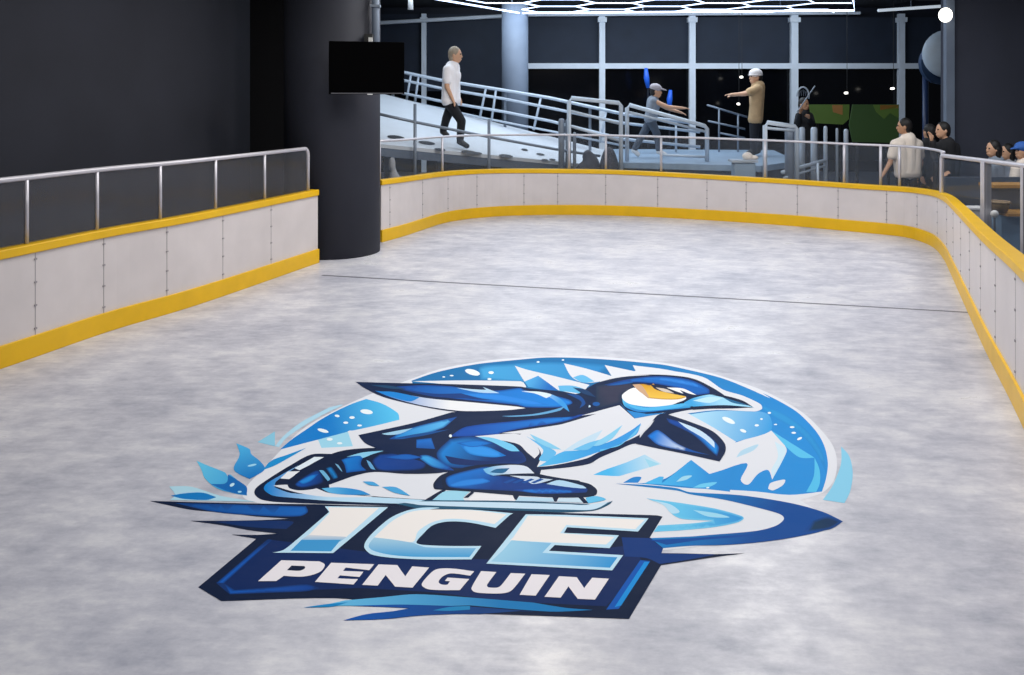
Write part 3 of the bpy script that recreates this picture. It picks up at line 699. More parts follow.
# ceiling honeycomb light
ZL=3.95
gl=thing('led_grid_light',(3.2,18,ZL),'bright white honeycomb tube light hanging under the dark ceiling','ceiling light')
def ing(x,y): 
    l=-1.47+(y-17.4)*.593; return l-.2<x<7.3+(y-17.4)*.2 and 13.5<y<20.2
m=MB(); R_=.62; r=.013; seen=set()
for i in range(-8,16):
    for j in range(-2,14):
        cx=i*R_*1.5*1.25+1; cy=14+j*R_*math.sqrt(3)*1.25+(i%2)*R_*math.sqrt(3)/2*1.25
        P=[(cx+R_*1.25*math.cos(k*math.pi/3),cy+R_*1.25*math.sin(k*math.pi/3)) for k in range(6)]
        for k in range(6):
            a,b=P[k],P[(k+1)%6]; key=(round((a[0]+b[0])/2,2),round((a[1]+b[1])/2,2))
            if key in seen or not(ing(*a) and ing(*b)): continue
            seen.add(key); m.tube([(a[0],a[1],ZL),(b[0],b[1],ZL)],r,6)
m.build('tube_lattice','led',gl)
MB().tube([(-3.7,13.6,ZL),(-1.47,17.4,ZL),(.2,20.25,ZL),(7.9,19.6,ZL),(6.9,17.2,ZL),(6.2,13.6,ZL)],.02,8).build('edge_tube','led',gl)
m=MB()
for x,y in ((0,18.5),(3,19.5),(6,19),(0,15),(5,15)): m.tube([(x,y,ZL),(x,y,4.3)],.01,6)
m.build('hanger_wire','greyrail',gl)
tl=thing('tube_light',at(911,8,17),'thin white tube light beside the round pale dish at upper right','tube light')
MB().tube([at(878,10.5,17),at(945,6,17)],.03,8).build('light_tube',mat('dim_tube',(215,228,240),.4,emit=.6),tl); MB().tube([at(911,8,17),Vector((at(911,8,17).x,17,4.3))],.01,6).build('hanger_wire','greyrail',tl)
pl=thing('pendant_lamp',at(411,2,16),'slim white pendant lamp hanging near the dark column','pendant lamp')
MB().tube([at(410.5,9.5,16),at(410.5,-8,16)],[.055,.035],12).build('lamp_shade','white',pl,smooth=True); MB().tube([at(410.5,-8,16),Vector((at(410.5,0,16).x,16,4.3))],.008,6).build('cord','black',pl)
wl=thing('globe_lamp',at(946,16,13.8),'glowing white globe lamp on the frame of the slate wall','wall lamp')
MB().ell(at(945.5,15,13.75),(.105,.1,.12)).build('globe','lamp',wl,smooth=True); MB().box(at(948.5,15,13.89),(.08,.14,.06)).build('bracket','black',wl)
ds_=thing('round_dish',at(940,54,15.5),'big pale round dish partly hidden behind the frame at right','dish')
Rd=Matrix.Rotation(math.radians(-12),3,'Y')@Matrix.Rotation(math.radians(-14),3,'Z')
MB().ell(at(947,54,15.5),(.42,.16,.44),24,16,R=Rd).build('dish_front','dish',ds_,smooth=True)
MB().tube([at(943,63,15.7),at(943,63,15.7)+Vector((0,.12,0))],.40,32).build('dish_back','dishdk',ds_,smooth=False)
MB().tube([at(925.5,70,15.9),Vector((at(925.5,0,15.9).x,15.9,.0))],.055,10).build('stand','pipeblue',ds_,smooth=True)

# ------------------------------------------------------------------ ramp, deck
c00=at(360,142,13.6); c10=at(604,166,15.5); c01=at(360,88,17.0); c11=at(604,150,18.0)
def rs(u,v): return c00*(1-u)*(1-v)+c10*u*(1-v)+c01*(1-u)*v+c11*u*v
def ramp_at(px,py):
    best=None
    for i in range(61):
        for j in range(61):
            p=rs(i/60,j/60); x=CX+F*p.x/p.y; y=CY+F*(H-p.z)/p.y; e=(x-px)**2+(y-py)**2
            if best is None or e<best[0]: best=(e,p,i/60,j/60)
    return best
rp=thing('entrance_ramp',(c10.x-1,c10.y,0),'white sloping ramp behind the far boards where the man walks','ramp')
def slab(us,vs_,top,bot,name,m,lift=0):
    n=12; mb=MB(); V=[];Fs=[]
    for dz in (top,bot):
        for i in range(n+1):
            for j in range(n+1):
                V.append(rs(us[0]+(us[1]-us[0])*i/n,vs_[0]+(vs_[1]-vs_[0])*j/n)+Vector((0,0,dz)))
    N=(n+1)**2
    for i in range(n):
        for j in range(n):
            a=i*(n+1)+j; Fs.append((a,a+1,a+n+2,a+n+1)); Fs.append((N+a,N+a+n+1,N+a+n+2,N+a+1))
    for i in range(n):
        for a,b in ((i,i+1),(n*(n+1)+i,n*(n+1)+i+1),(i*(n+1),(i+1)*(n+1)),(i*(n+1)+n,(i+1)*(n+1)+n)): Fs.append((a,b,N+b,N+a))
    return mb.add(V,Fs).build(name,m,rp)
slab((0,1),(0,1),0,-.06,'ramp_deck','ramp')
slab((0,1),(0.004,.03),-.06,-.2,'edge_beam','fascia')
slab((0,1),(0.9,.95),-.06,-.25,'edge_beam','fascia')
m=MB()
for u,v in ((.1,.3),(.5,.45),(.9,.6),(.5,.8),(.9,.9),(.3,.1),(.7,.12)):
    p=rs(u,v); m.box((p.x,p.y,(p.z-.06)/2),(.08,.08,p.z-.06))
m.build('support_leg','fascia',rp)
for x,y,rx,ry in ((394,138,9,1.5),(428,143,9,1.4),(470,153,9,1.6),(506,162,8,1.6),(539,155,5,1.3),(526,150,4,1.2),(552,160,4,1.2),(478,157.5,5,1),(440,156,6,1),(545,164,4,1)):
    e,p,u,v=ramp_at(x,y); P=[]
    # flat dark ellipse lying on the ramp surface
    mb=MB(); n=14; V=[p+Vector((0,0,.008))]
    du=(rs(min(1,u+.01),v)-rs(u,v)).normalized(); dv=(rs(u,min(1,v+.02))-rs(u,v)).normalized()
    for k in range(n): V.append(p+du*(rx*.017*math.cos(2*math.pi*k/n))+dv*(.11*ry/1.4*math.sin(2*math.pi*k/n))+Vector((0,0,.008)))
    mb.add(V,[(0,1+k,1+(k+1)%n) for k in range(n)]).build('dark_ellipse','patch',rp)
# rear railing with four rails
rb=thing('ramp_railing',at(500,120,17.6),'pale multi bar railing along the back edge of the white ramp','railing')
YQ=17.3
for pts,r in (([(384,69),(402,72),(440,80),(505,90.5),(550,98),(623,114),(700,124)],.034),([(384,77),(402,80),(440,88),(505,99),(550,108),(623,123),(700,132)],.03),([(384,90),(402,93),(440,101),(505,112),(550,121),(623,139),(700,147)],.03),([(384,97),(420,104),(488,119),(550,131),(625,146)],.022)):
    MB().tube([at(x,y,YQ) for x,y in pts],r,8).build('rail_bar','bluerail',rb,smooth=True)
for x0,y0,x1,y1 in ((411,74,406,103),(418.5,76.7,414.5,105),(486,87.8,480,117),(496,90,491.5,121),(541,97,533.5,130),(606,112,600,143),(676,121,676,152)):
    MB().tube([at(x0,y0,YQ),at(x1,y1,YQ)],.024,8).build('baluster','bluerail',rb,smooth=True)
for x,y in ((393,70.5),(505,90.5),(590,107)):
    p=at(x,y,YQ+.05); MB().tube([p,(p.x,p.y,0)],.03,8).build('floor_post','greyrail',rb)
# front guard rail
fg=thing('ramp_guardrail',at(452,166,14.3)*1,'grey guard rail in front of the walking man with two tall posts','railing')
YF=lambda x: 13.52+(x-380)*.0072
MB().tube([at(x,y,YF(x)) for x,y in ((370,112),(415,122),(489,137),(560,150),(600,156))],.024,8).build('rail_bar','greyrail',fg,smooth=True)
for x,y in ((415,104),(489,119)):
    p=at(x,y,YF(x)); MB().tube([p,(p.x,p.y,0)],.026,8).build('post','greyrail',fg,smooth=True)
# deck
DZ=.82
a=at(610,0,15.0); b=at(772,0,14.4)
dk=thing('raised_deck',(2.9,16,0),'pale blue raised platform behind the far boards under the woman and man in tan','platform')
def slab5(P,z0,z1,name,m):
    n=len(P); V=[(x,y,z0) for x,y in P]+[(x,y,z1) for x,y in P]
    MB().add(V,[tuple(range(n-1,-1,-1)),tuple(range(n,2*n))]+[(k,(k+1)%n,(k+1)%n+n,k+n) for k in range(n)]).build(name,m,dk)
slab5([(a.x,14.95),(4.15,14.15),(5.1,15.2),(5.6,18.2),(2.05,18.6)],DZ-.1,DZ,'deck_top','deck')
slab5([(a.x+.08,15.02),(4.12,14.24),(5.0,15.25),(5.5,18.1),(2.15,18.5)],0,DZ-.1,'deck_base','fascia')
# gate frames
def frame(name,label,Y,pts,bars,zb,r=.038,m_='bluerail'):
    p0=at(*pts[0],Y); root=thing(name,(p0.x,Y,zb),label,'barrier')
    P=[at(x,y,Y) for x,y in pts]; MB().tube([(P[0].x,Y,zb)]+[P[0]-Vector((0,0,.05)),P[0]+Vector((.04,0,0))]+[P[-1]-Vector((.04,0,0)),P[-1]-Vector((0,0,.05))]+[(P[-1].x,Y,zb)],r,10).build('hoop_frame',m_,root,smooth=True)
    for b in bars: MB().tube([at(x,y,Y) for x,y in b],.024,8).build('cross_bar',m_,root,smooth=True)
    return root
frame('tube_barrier','tall pale tube gate frame at the foot of the ramp beside the grey bollards',14.7,[(569,98),(621,103)],[[(570,111),(621,124)],[(570,126),(621,141)]],0)
frame('tube_barrier','pale tube gate frame with sloping top in front of the woman in the grey cap',15.1,[(627,105),(707,126)],[[(628,112),(644,116),(707,132)],[(660,155),(707,157)]],DZ)
frame('tube_barrier','lower pale tube frame right of the man in tan',13.9,[(765,122.5),(797,126.5)],[[(765,128),(797,131)]],0)
br=thing('distant_railing',at(728,120,17.6),'thin grey railing between the mullion and the man in tan','railing')
for pts in ([(707,105),(720,109),(747,117)],[(708,121),(745,129)],[(720,133),(745,138)]): MB().tube([at(x,y,17.6) for x,y in pts],.02,8).build('rail_bar','greyrail',br,smooth=True)
for x,y in ((719,109),(738,114)):
    p=at(x,y,17.6); MB().tube([p,(p.x,17.6,DZ)],.02,8).build('post','greyrail',br,smooth=True)
def bollard(px,pt,Y,w,label,m_='bluerail'):
    p=at(px,pt,Y); t=thing('bollard',(p.x,Y,0),label,'bollard','upright posts by the far barriers')
    MB().tube([(p.x,Y,0),(p.x,Y,p.z-.04),(p.x,Y,p.z-.01),(p.x,Y,p.z)],[w,w,w*.8,w*.3],16).build('post_body',m_,t,smooth=True)
    MB().tube([(p.x,Y,0),(p.x,Y,.03)],w*1.5,16).build('base_plate','greyrail',t)
bollard(561.5,118.5,14.75,.055,'leftmost grey bollard of the pair at the foot of the white ramp','greyrail')
bollard(568,119,14.95,.05,'grey bollard touching the left leg of the tall gate frame','greyrail')
bollard(574.5,132,14.5,.03,'thin grey post right of the tall gate frame leg','greyrail')
bollard(790,128,14.3,.085,'wide dull grey bollard right of the lower gate frame','greyrail')
bollard(802,127,15.6,.055,'pale bollard below the person in black holding the stick')
bollard(814,127,15.2,.058,'pale wide bollard left of the slim tall post')
bollard(825.5,126,14.9,.034,'slim tall pale post in front of the left green board')
bollard(837,128,15.6,.024,'thinnest post between the slim tall post and the thick one')
bollard(846,129,15.2,.04,'pale post below the gap between the two green boards')
lr=thing('low_rail',at(800,172,14.2),'low pale sloping handrail behind the boards right of the man in tan','railing')
MB().tube([at(782,172.6,14.3),at(825,160.5,14.8)],.035,8).build('rail_bar','bluerail',lr,smooth=True); MB().tube([at(784,178,14.2),at(825,166,14.8)],.02,8).build('rail_bar','bluerail',lr,smooth=True)
for x,y in ((790,171),(818,163)):
    p=at(x,y,14.4); MB().tube([p,(p.x,14.4,0)],.022,8).build('post','bluerail',lr,smooth=True)
# green boards
def gboard(label,pts,Y,m_,extra=None):
    P=[at(x,y,Y) for x,y in pts]; t=thing('display_board',(sum(p.x for p in P)/len(P),Y,min(p.z for p in P)),label,'display board')
    MB().prism([(p.x,p.z) for p in P],Y,Y+.05).build('panel',m_,t)
    if extra: 
        for e,mm in extra: MB().prism([(at(x,y,Y).x,at(x,y,Y).z) for x,y in e],Y-.008,Y).build('colour_patch',mm,t)
    m=MB(); xs=[p.x for p in P]
    for x in (min(xs)+.2,max(xs)-.2): m.box((x,Y+.08,(P[0].z)/2),(.05,.05,P[0].z))
    m.build('stand_leg','black',t)
gboard('green board with a brown patch, the left one beside the person in black',[(809.5,104.5),(849.5,104.5),(849,119),(843,124.5),(812,123)],19.0,'green',[([(832,105),(842.5,105),(842.5,115),(833,112)],'orange')])
gboard('tall dark green board left of the man in the cream shirt',[(853,104.5),(899,104.5),(899,143),(853,142),(849.5,125)],18.6,'greendk',[([(873,104.8),(898.5,104.8),(898.5,118),(890,113),(884,119),(876,112)],'green'),([(880,105),(898,105),(898,108),(880,110)],'orange')])
for (x0,y0,x1,y1,lab) in ((646,68,648,88,'glowing blue vertical strip above the woman in the grey cap'),(670.5,90,669.5,109,'glowing blue vertical strip right of the woman in the grey cap')):
    t=thing('neon_strip',at((x0+x1)/2,y1,20.5),lab,'neon light'); MB().tube([at(x0,y0,20.5),at((x0+x1)/2-.5,(y0+y1)/2,20.5),at(x1,y1,20.5)],[.04,.07,.04],10).build('glow_tube',mat('blue_glow',(30,90,200),.4,emit=.22),t,smooth=True)
    p=at(x1,y1,20.5); MB().tube([p,(p.x,p.y,0)],.02,8).build('stand','navydark',t)
for x,y,lab in ((742,77,'small white lamp reflection in the glass left of the pale capped head'),(847,93,'tiny white lamp reflection in the glass above the left green board'),(893.5,88.5,'tiny white lamp reflection in the glass left of the rightmost mullion'),(739,104,'small white lamp reflection in the glass below the arms of the man in tan')):
    t=thing('glass_glint',at(x,y,21.0),lab,'reflection'); MB().tube([at(x,y,21.0),at(x,y,21.0)+Vector((0,.12,0))],.028,12).build('glint_disc','lamp',t); MB().tube([at(x,y,21.06),(at(x,y,21.06).x,21.06,4.3)],.006,6).build('cord','black',t)  # reflections in the night glass, built as glowing discs on added cords
# bean bags / bundles
def blob(name,label,cat,cs,m_,z0=0,v=.03):
    t=thing(name,(cs[0][0][0],cs[0][0][1],z0),label,cat); m=MB()
    for c,r in cs: m.ell(c,r,20,14)
    o=m.build('fabric_shell',m_,t,smooth=True)
    r=o.modifiers.new('r','REMESH'); r.mode='VOXEL'; r.voxel_size=v; r.use_smooth_shade=True
    s=o.modifiers.new('s','SMOOTH'); s.iterations=4
    return t
def A(px,py,Y): return at(px,py,Y)
blob('bean_bag','dark grey domed bean bag at the foot of the tall gate frame','bean bag',[((A(609,0,14.72).x,14.72,.56),(.18,.26,.55)),((A(606,0,14.72).x,14.72,.3),(.25,.3,.3))],'charcoal')
blob('draped_bundle','lumpy charcoal bundle left of the domed bean bag','bundle',[((A(591,0,14.7).x,14.7,.5),(.2,.25,.5)),((A(582,0,14.7).x,14.7,.42),(.16,.2,.42)),((A(588,150,14.7).x,14.7,.93),(.1,.1,.13)),((A(578,0,14.7).x,14.7,.3),(.16,.2,.3))],'charcoal')
blob('cloth_pile','pale grey cloth pile under the white ramp beside the dark column','cloth pile',[((A(394,0,12.9).x,12.9,.45),(.1,.12,.45)),((A(392,158,12.9).x,12.9,.95),(.06,.06,.12)),((A(402,0,12.9).x,12.9,.4),(.12,.14,.38))],'concrete')
sc=thing('service_cart',at(750,165,14.0),'small pale blue cart with a cream bundle on top behind the far boards','cart')
p=at(745,168,13.75); MB().box((p.x,13.85,.5),(.34,.25,.8)).build('cart_body','deck',sc,bevel=.02)
MB().box((p.x-.01,13.84,.93),(.42,.28,.04)).build('cart_top','bluerail',sc)
for sx in (-.12,.12): MB().tube([(p.x+sx,13.8,.05),(p.x+sx,13.84,.05)],.05,14).build('wheel','black',sc)
cb=thing('cloth_bundle',(at(748,0,13.85).x,13.85,.95),'cream rounded bundle on top of the small cart','bundle')
m=MB(); m.ell((at(747.5,0,13.85).x,13.85,1.0),(.085,.08,.07)); m.ell((at(754,0,13.85).x,13.85,.98),(.07,.06,.04)); m.build('cloth','cream',cb,smooth=True)

# seating counter right
def counter():
    t=thing('spectator_counter',(6.2,10.6,0),'dark slate counter with honey wood edge behind the right gate railing','counter')
    x0=at(944,0,11.6).x
    MB().box(((x0+9)/2,11.6,.44),(9-x0,.08,.88)).build('front_panel','counter',t)
    xw=at(988,0,10.9).x
    MB().box(((xw+8.8)/2,10.95,.84),(8.8-xw,.35,.04)).build('counter_top','wood',t)
    MB().box(((xw+8.8)/2,10.98,.69),(8.8-xw,.2,.26)).build('apron','counter',t)
    MB().box(((xw+8.8)/2,10.7,.52),(8.8-xw,.45,.035)).build('lower_shelf','wood',t)
    MB().box(((xw+8.8)/2,10.75,.25),(8.8-xw,.3,.5)).build('base_panel','steelblue',t)
counter()
bk=thing('wicker_basket',at(999,212,10.62),'round brown wicker basket on the wooden lower shelf at right','basket')
p=at(998,0,10.62); MB().tube([(p.x,10.62,.54),(p.x,10.62,.56),(p.x,10.62,.62),(p.x,10.62,.66),(p.x,10.62,.665),(p.x,10.62,.62),(p.x,10.62,.57)],[.09,.11,.125,.13,.12,.115,.10],24).build('basket_bowl','basket',bk,smooth=True)
MB().tube([(p.x+.13*math.cos(k*math.pi/12),10.62+.13*math.sin(k*math.pi/12),.665) for k in range(25)],.012,8).build('basket_rim','basket',bk,smooth=True)
wb=thing('white_block',at(974,216,10.3),'white box on the floor behind the cap of the right corner boards','box')
p=at(974,0,10.5); MB().box((p.x,10.5,.30),(.24,.22,.58)).build('box_body','white',wb,bevel=.01); MB().box((p.x,10.5,.605),(.26,.24,.03)).build('box_lid','white',wb,bevel=.005)
bl=thing('white_ball',at(994,215,9.3),'white ball on a stem right of the thick gate railing post','ball')
p=at(994.5,214,9.3); MB().ell(p,.042).build('ball_body','white',bl,smooth=True); MB().tube([(p.x,9.3,0),(p.x,9.3,p.z-.03)],.012,8).build('stem','greyrail',bl)

# ------------------------------------------------------------------ people
def remesh(o, v, it=3):
    r=o.modifiers.new('r','REMESH'); r.mode='VOXEL'; r.voxel_size=v; r.use_smooth_shade=True
    s=o.modifiers.new('s','SMOOTH'); s.iterations=it; s.factor=.5
def person(label, Y, J, face, mats, hair='short', sleeves='short', hat=None, skinm='skin', shoes='black', seated=False, k=1.0):
    """J: joint -> (px, py, dy); face: facing direction as a vector"""
    W={n:at(x,y,Y+dy) for n,(x,y,dy) in J.items()}
    low=min(v.z for v in W.values())
    root=thing('person',(W['pelvis'].x,Y,low-.03),label,'person')
    fd=Vector(face).normalized(); up=Vector((0,0,1)); sd=fd.cross(up).normalized()
    b=MB(); h=W['head']
    RH=Matrix((sd,fd,up)).transposed()
    b.ell(h,(.075*k,.095*k,.12*k),16,12,R=RH)
    b.ell(h+fd*.03*k-up*.06*k,(.052*k,.06*k,.06*k),R=RH)
    b.cap(h+fd*.095*k-up*.005*k,h+fd*.100*k-up*.03*k,.008*k,.013*k)           # nose
    b.cap(h+fd*.085*k-up*.065*k+sd*.02*k,h+fd*.085*k-up*.065*k-sd*.02*k,.009*k,.009*k)  # lips
    for s in (-1,1): b.ell(h+sd*s*.078*k-fd*.005*k-up*.01*k,(.012*k,.02*k,.032*k),R=RH)
    b.cap(h-up*.07*k-fd*.01*k,W['neck'],.052*k,.055*k)
    T=W['pelvis']; N=W['neck']
    shl,shr=W['shL'],W['shR']; hl,hr=W['hipL'],W['hipR']
    def torso(m,g):
        m.cap(N-up*.03,T,.10*k+g,.10*k+g); m.cap(shl.lerp(N,.3)-up*.06,hl,.085*k+g,.095*k+g); m.cap(shr.lerp(N,.3)-up*.06,hr,.085*k+g,.095*k+g)
        m.cap(shl,N-up*.03,.055*k+g,.06*k+g); m.cap(shr,N-up*.03,.055*k+g,.06*k+g)
        m.cap(N.lerp(T,.3)+fd*.03,N.lerp(T,.6)+fd*.02,.1*k+g,.09*k+g)
    torso(b,0)
    for s in 'LR':
        b.cap(W['sh'+s],W['el'+s],.048*k,.038*k); b.cap(W['el'+s],W['ha'+s],.038*k,.026*k)
        d=(W['ha'+s]-W['el'+s]).normalized(); sgn=1 if s=='L' else -1
        pn=d.cross(sd if abs(d.dot(sd))<.8 else fd).normalized(); ac=d.cross(pn).normalized(); hc=W['ha'+s]
        b.cap(hc+d*.02,hc+d*.07*k+ac*.018,.024*k,.016*k); b.cap(hc+d*.02,hc+d*.07*k-ac*.018,.024*k,.016*k)
        for i,(o_,l) in enumerate(((-.03,.062),(-.01,.075),(.011,.07),(.03,.055))):
            p0=hc+d*.075*k+ac*o_; p1=p0+d*l*.5+ac*o_*.15; p2=p1+d*l*.45+pn*.018
            b.cap(p0,p1,.0095,.009); b.cap(p1,p2,.009,.0075)
        t0=hc+d*.03+ac*.026; b.cap(t0,t0+d*.03+ac*.028,.011,.01); b.cap(t0+d*.03+ac*.028,t0+d*.06+ac*.034,.01,.008)
        b.cap(W['hip'+s],W['kn'+s],.08*k,.055*k); b.cap(W['kn'+s],W['an'+s],.052*k,.036*k); b.cap(W['an'+s],W['to'+s],.036*k,.028*k)
    body=b.build('body',skinm,root,smooth=True,fix=False); remesh(body,.009,2)
    c=MB(); g=.016; torso(c,g)
    for s in 'LR':
        e=W['el'+s]
        if sleeves=='short': c.cap(W['sh'+s],W['sh'+s].lerp(e,.62),.058*k+g,.055*k+g)
        elif sleeves=='long':
            c.cap(W['sh'+s],e,.056*k+g,.046*k+g); c.cap(e,e.lerp(W['ha'+s],.9),.046*k+g,.03*k+g)
    c.cap(hl,hr,.1*k+g,.1*k+g)
    o=c.build('shirt',mats[0],root,smooth=True,fix=False); remesh(o,.014,3)
    c=MB(); c.cap(hl-up*.01,hr-up*.01,.1*k+.008,.1*k+.008)
    for s in 'LR': c.cap(W['hip'+s]-up*.02,W['kn'+s],.092*k,.068*k); c.cap(W['kn'+s],W['kn'+s].lerp(W['an'+s],.93),.068*k,.056*k)
    o=c.build('trousers',mats[1],root,smooth=True,fix=False); remesh(o,.014,3)
    for s in 'LR':
        a,t=W['an'+s],W['to'+s]; c=MB(); dd=(t-a); c.cap(a-up*.01,t,.05*k,.04*k); c.cap(a-dd*.15-up*.03,t-up*.012,.038*k,.03*k)
        o=c.build('shoe',shoes,root,smooth=True,fix=False); remesh(o,.01,3)
    if hair:
        c=MB(); c.ell(h-fd*.018*k+up*.028*k,(.086*k,.098*k,.108*k),18,12,R=RH)
        c.ell(h-fd*.045*k-up*.01*k,(.08*k,.07*k,.1*k),R=RH)
        if hair=='long': 
            c.cap(h-fd*.05*k,h-fd*.07*k-up*.22*k,.085*k,.05*k); c.cap(h-fd*.02+sd*.06,h-fd*.04+sd*.07-up*.18,.04*k,.03*k); c.cap(h-fd*.02-sd*.06,h-fd*.04-sd*.07-up*.18,.04*k,.03*k)
        o=c.build('hair',mats[2],root,smooth=True,fix=False); remesh(o,.011,2)
    if hat:
        c=MB(); c.ell(h-fd*.005+up*.055*k,(.098*k,.112*k,.085*k),20,12,R=RH)
        if hat[1]=='cap': c.cap(h+fd*.08*k+up*.05*k+sd*.04,h+fd*.17*k+up*.035*k+sd*.02,.014,.01); c.cap(h+fd*.08*k+up*.05*k-sd*.04,h+fd*.17*k+up*.035*k-sd*.02,.014,.01); c.cap(h+fd*.08*k+up*.05*k,h+fd*.185*k+up*.03*k,.016,.012)
        else: c.ell(h+up*.03*k,(.106*k,.12*k,.02*k),R=RH)
        o=c.build('hat',hat[0],root,smooth=True,fix=False); remesh(o,.01,2)
    for s in (-1,1): MB().ell(h+fd*.088*k+sd*s*.03*k+up*.012*k,.011*k,10,8).build('eye','black',root,smooth=True)
    return root

ef,pf,_,_=ramp_at(461,148)
Yw=pf.y
person('man with grey blond hair in a white shirt and black trousers walking down the ramp',Yw,
  dict(head=(455.5,55,0),neck=(452.5,66,0),shL=(447.5,69.5,-.15),shR=(454,69.5,.15),elL=(447,87,-.2),elR=(455,87,.2),haL=(452,98,-.2),haR=(459,97,.2),
       pelvis=(451,97,0),hipL=(448.5,100,-.06),hipR=(453.5,100,.07),knL=(461.5,121,-.05),anL=(460,141,-.05),toL=(467,146,-.05),knR=(446.5,118,.1),anR=(443,131,.12),toR=(447,135,.12)),
  (1,-.25,0),('shirt','navycloth','hairgrey'),k=1.14)
person('woman in a grey cap, grey tank top and slate leggings stretching an arm forward',16.0,
  dict(head=(656,91,0),neck=(653,100,0),shL=(653.5,101,-.13),shR=(653.5,101,.13),elL=(668,107,-.17),elR=(667,108,.15),haL=(682,108,-.15),haR=(679,112,.1),
       pelvis=(651.5,116,0),hipL=(650,118,-.07),hipR=(651.5,118,.07),knL=(657,134,-.08),anL=(659,151,-.08),toL=(665,154.5,-.08),knR=(643,134,.1),anR=(634,150,.1),toR=(638,154.5,.1)),
  (1,-.15,-.1),('greycloth','legging','hairdark'),sleeves='none',hat=('capgrey','cap'),skinm='skin',shoes='white',k=1.04)
person('man in a pale cap and loose tan shirt holding both arms forward by the windows',16.4,
  dict(head=(755.5,77,0),neck=(758,85,0),shL=(757,89,-.18),shR=(757,89,.18),elL=(745,94,-.2),elR=(746,93,.16),haL=(733,94.5,-.12),haR=(735,95,.12),
       pelvis=(756,118,0),hipL=(755,119,-.1),hipR=(756,119,.1),knL=(754,138,-.1),anL=(754,150,-.1),toL=(748,153.3,-.1),knR=(757,138,.12),anR=(758,150,.12),toR=(753,153.3,.12)),
  (-1,-.2,0),('tan','navycloth','hairdark'),hat=('helmet','round'),skinm='skin',k=1.2)
person('man with black hair in a cream short sleeved shirt leaning on the far rail',12.95,
  dict(head=(904,126.5,0),neck=(908,137,0),shL=(895,144,-.05),shR=(918,144,.05),elL=(890,163,-.05),elR=(921,163,.1),haL=(883.5,174,-.1),haR=(918,176,0),
       pelvis=(908,171,0),hipL=(902,173,0),hipR=(914,173,0),knL=(901,200,0),anL=(901,220,0),toL=(896,225,-.1),knR=(914,200,0),anR=(914,220,0),toR=(909,225,-.1)),
  (-1,.35,0),('cream','navycloth','hairdark'),skinm='skin2')
person('person in a black jacket raising a hand, right of the cream shirt man',12.5,
  dict(head=(942.5,130.5,0),neck=(947,142,0),shL=(938,147,-.05),shR=(955,147,.1),elL=(936,158,-.2),elR=(957,165,.1),haL=(932,141,-.22),haR=(948,172,-.1),
       pelvis=(946,185,0),hipL=(941,187,0),hipR=(951,187,0),knL=(940,208,0),anL=(940,224,0),toL=(936,229,-.1),knR=(950,208,0),anR=(950,224,0),toR=(946,229,-.1)),
  (-1,-.1,.05),('blackcloth','navycloth','hairdark'),sleeves='long')
person('dark clothed person standing between the cream shirt man and the black jacket person',13.4,
  dict(head=(929,132,0),neck=(929,142,0),shL=(921,147,0),shR=(936,147,0),elL=(920,165,0),elR=(937,165,0),haL=(922,176,-.1),haR=(935,176,-.1),
       pelvis=(929,182,0),hipL=(925,184,0),hipR=(933,184,0),knL=(925,203,0),anL=(925,216,0),toL=(924,221,-.1),knR=(933,203,0),anR=(933,216,0),toR=(932,221,-.1)),
  (-.3,1,0),('blackcloth','navycloth','hairdark'),sleeves='long')
pb=person('person in black holding up a long stick with a net beside the green boards',15.8,
  dict(head=(804,104.5,0),neck=(804,113,0),shL=(799,116,0),shR=(809.5,116,0),elL=(797,124,-.1),elR=(812,123,-.1),haL=(800,113,-.3),haR=(809,118,-.3),
       pelvis=(804,141,0),hipL=(801,143,0),hipR=(807,143,0),knL=(801,170,0),anL=(801,191,0),toL=(800,199,-.1),knR=(807,170,0),anR=(807,191,0),toR=(806,199,-.1)),
  (.6,-1,0),('blackcloth','navycloth','hairdark'),sleeves='long',skinm='skin2')
nt_=thing('landing_net',at(801,110,15.4),'thin stick with a pale hooped net held up by the person in black','net')
MB().tube([at(797,112,15.45),at(815,86,15.45)],.012,8).build('stick','greyrail',nt_)
MB().tube([at(803+6*math.cos(q*.35-.3),96-9*math.sin(q*.35-.3),15.45) for q in range(11)],.014,8).build('hoop','bluerail',nt_,smooth=True)
m=MB(); 
for q in range(6): m.tube([at(797+q*2.2,96,15.45),at(799.5+q*1.3,89+abs(q-2.5),15.45)],.003,5)
m.build('mesh_net','greyrail',nt_)
# seated spectators
def seated(label,px,py,Y,face,mats,**kw):
    x=lambda d:px+d
    return person(label,Y,dict(head=(px,py,0),neck=(x(3),py+11,0),shL=(x(-6),py+17,-.05),shR=(x(13),py+17,.05),elL=(x(-9),py+33,-.12),elR=(x(16),py+34,-.05),haL=(x(-12),py+40,-.25),haR=(x(4),py+42,-.3),
       pelvis=(x(4),py+53,.05),hipL=(x(-2),py+55,0),hipR=(x(10),py+55,0),knL=(x(-5),py+57,-.4),anL=(x(-5),py+86,-.38),toL=(x(-7),py+92,-.5),knR=(x(9),py+57,-.4),anR=(x(9),py+86,-.38),toR=(x(8),py+92,-.5)),face,mats,**kw)
def stool(px,Y,label):
    t=thing('stool',(at(px,0,Y).x,Y,0),label,'stool'); X=at(px,0,Y).x
    MB().tube([(X,Y+.05,.30),(X,Y+.05,.345)],.19,20).build('seat','black',t); m=MB(); m.tube([(X,Y+.05,0),(X,Y+.05,.30)],.03,10).build('pedestal','greyrail',t); MB().tube([(X,Y+.05,0),(X,Y+.05,.02)],.17,20).build('foot','greyrail',t)
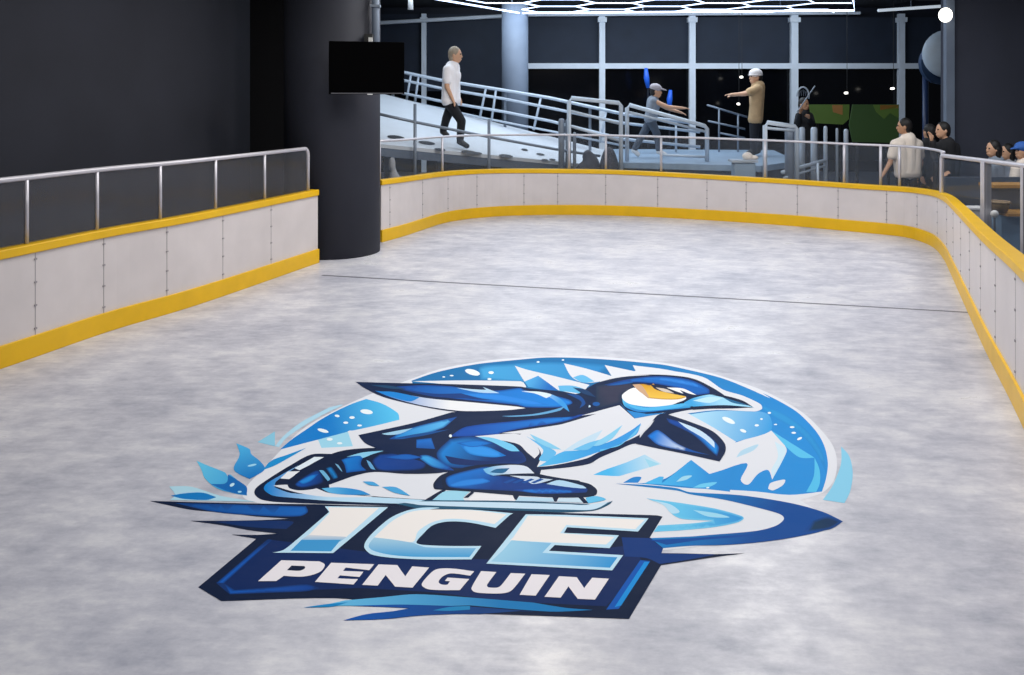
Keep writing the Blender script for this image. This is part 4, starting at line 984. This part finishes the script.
for px,py,lab,mt,kw in ((993,149,'seated spectator with long black hair and grey top, leftmost of the three seated',('greycloth','navycloth','hairdark'),dict(hair='long')),
                 (1007,152,'seated spectator with black hair and light grey top, between the other two seated',('concrete','navycloth','hairdark'),dict(hair='long')),
                 (1022,151,'seated spectator in a blue cap at the right edge of the photo',('cream','legging','hairdark'),dict(hat=('blue','cap')))):
    Yp={993:12.2,1007:12.9,1022:12.2}[px]
    seated(lab,px,py,Yp,(-1,-.2,0),mt,**kw); stool(px+4,Yp,'black stool under the '+lab.replace('seated spectator','spectator').split(',')[0])

# ------------------------------------------------------------------ lights
def area(name,loc,size,sy,power,color,rot=(0,0,0),spread=180):
    l=bpy.data.lights.new(name,'AREA'); l.shape='RECTANGLE'; l.size=size; l.size_y=sy; l.energy=power; l.color=color; l.spread=math.radians(spread)
    o=bpy.data.objects.new(name,l); o.location=loc; o.rotation_euler=rot; COL.objects.link(o); return o
for i,(x,y,p) in enumerate(((-1.2,3.2,70),(1.6,3.4,70),(-1.6,7.2,88),(2.2,7.0,88),(-.2,11,104),(3.2,10.4,104))):
    area('rink_light',(x,y,4.2),1.3,1.3,p,(1,.985,.965))
area('plaza_light',(2.5,17.0,4.1),6,3,270,(.78,.89,1))
area('rink_spot',(.36,9.4,4.1),.3,.3,48,(1,.92,.78))
area('window_fill',(3.5,19.6,4.1),10,.6,150,(.78,.89,1),rot=(math.radians(48),0,0))  # added fill without a fixture, brightens the mullions and back wall
area('spectator_fill',(6.8,9.5,4.2),1.5,2.5,125,(.9,.94,1))  # added fill without a fixture, lifts the counter corner and right wall
area('ramp_light',(-1.5,15.2,4.15),2,2,60,(.75,.88,1))
w=bpy.data.worlds.new('World'); S.world=w; w.use_nodes=True
w.node_tree.nodes['Background'].inputs[0].default_value=(.55,.62,.75,1); w.node_tree.nodes['Background'].inputs[1].default_value=.1

# ------------------------------------------------------------------ camera
cam=bpy.data.cameras.new('Camera'); co=bpy.data.objects.new('Camera',cam); COL.objects.link(co); S.camera=co
co.location=(0,0,H); co.rotation_euler=(math.pi/2,0,0); cam.sensor_fit='HORIZONTAL'; cam.sensor_width=36; cam.lens=F/1024*36
cam.shift_x=0; cam.shift_y=-(337.5-CY)/1024; cam.clip_start=.05; cam.clip_end=100
S.view_settings.view_transform='Standard'; S.view_settings.look='None'; S.view_settings.gamma=1; S.view_settings.use_curve_mapping=False
S.view_settings.exposure=-.05
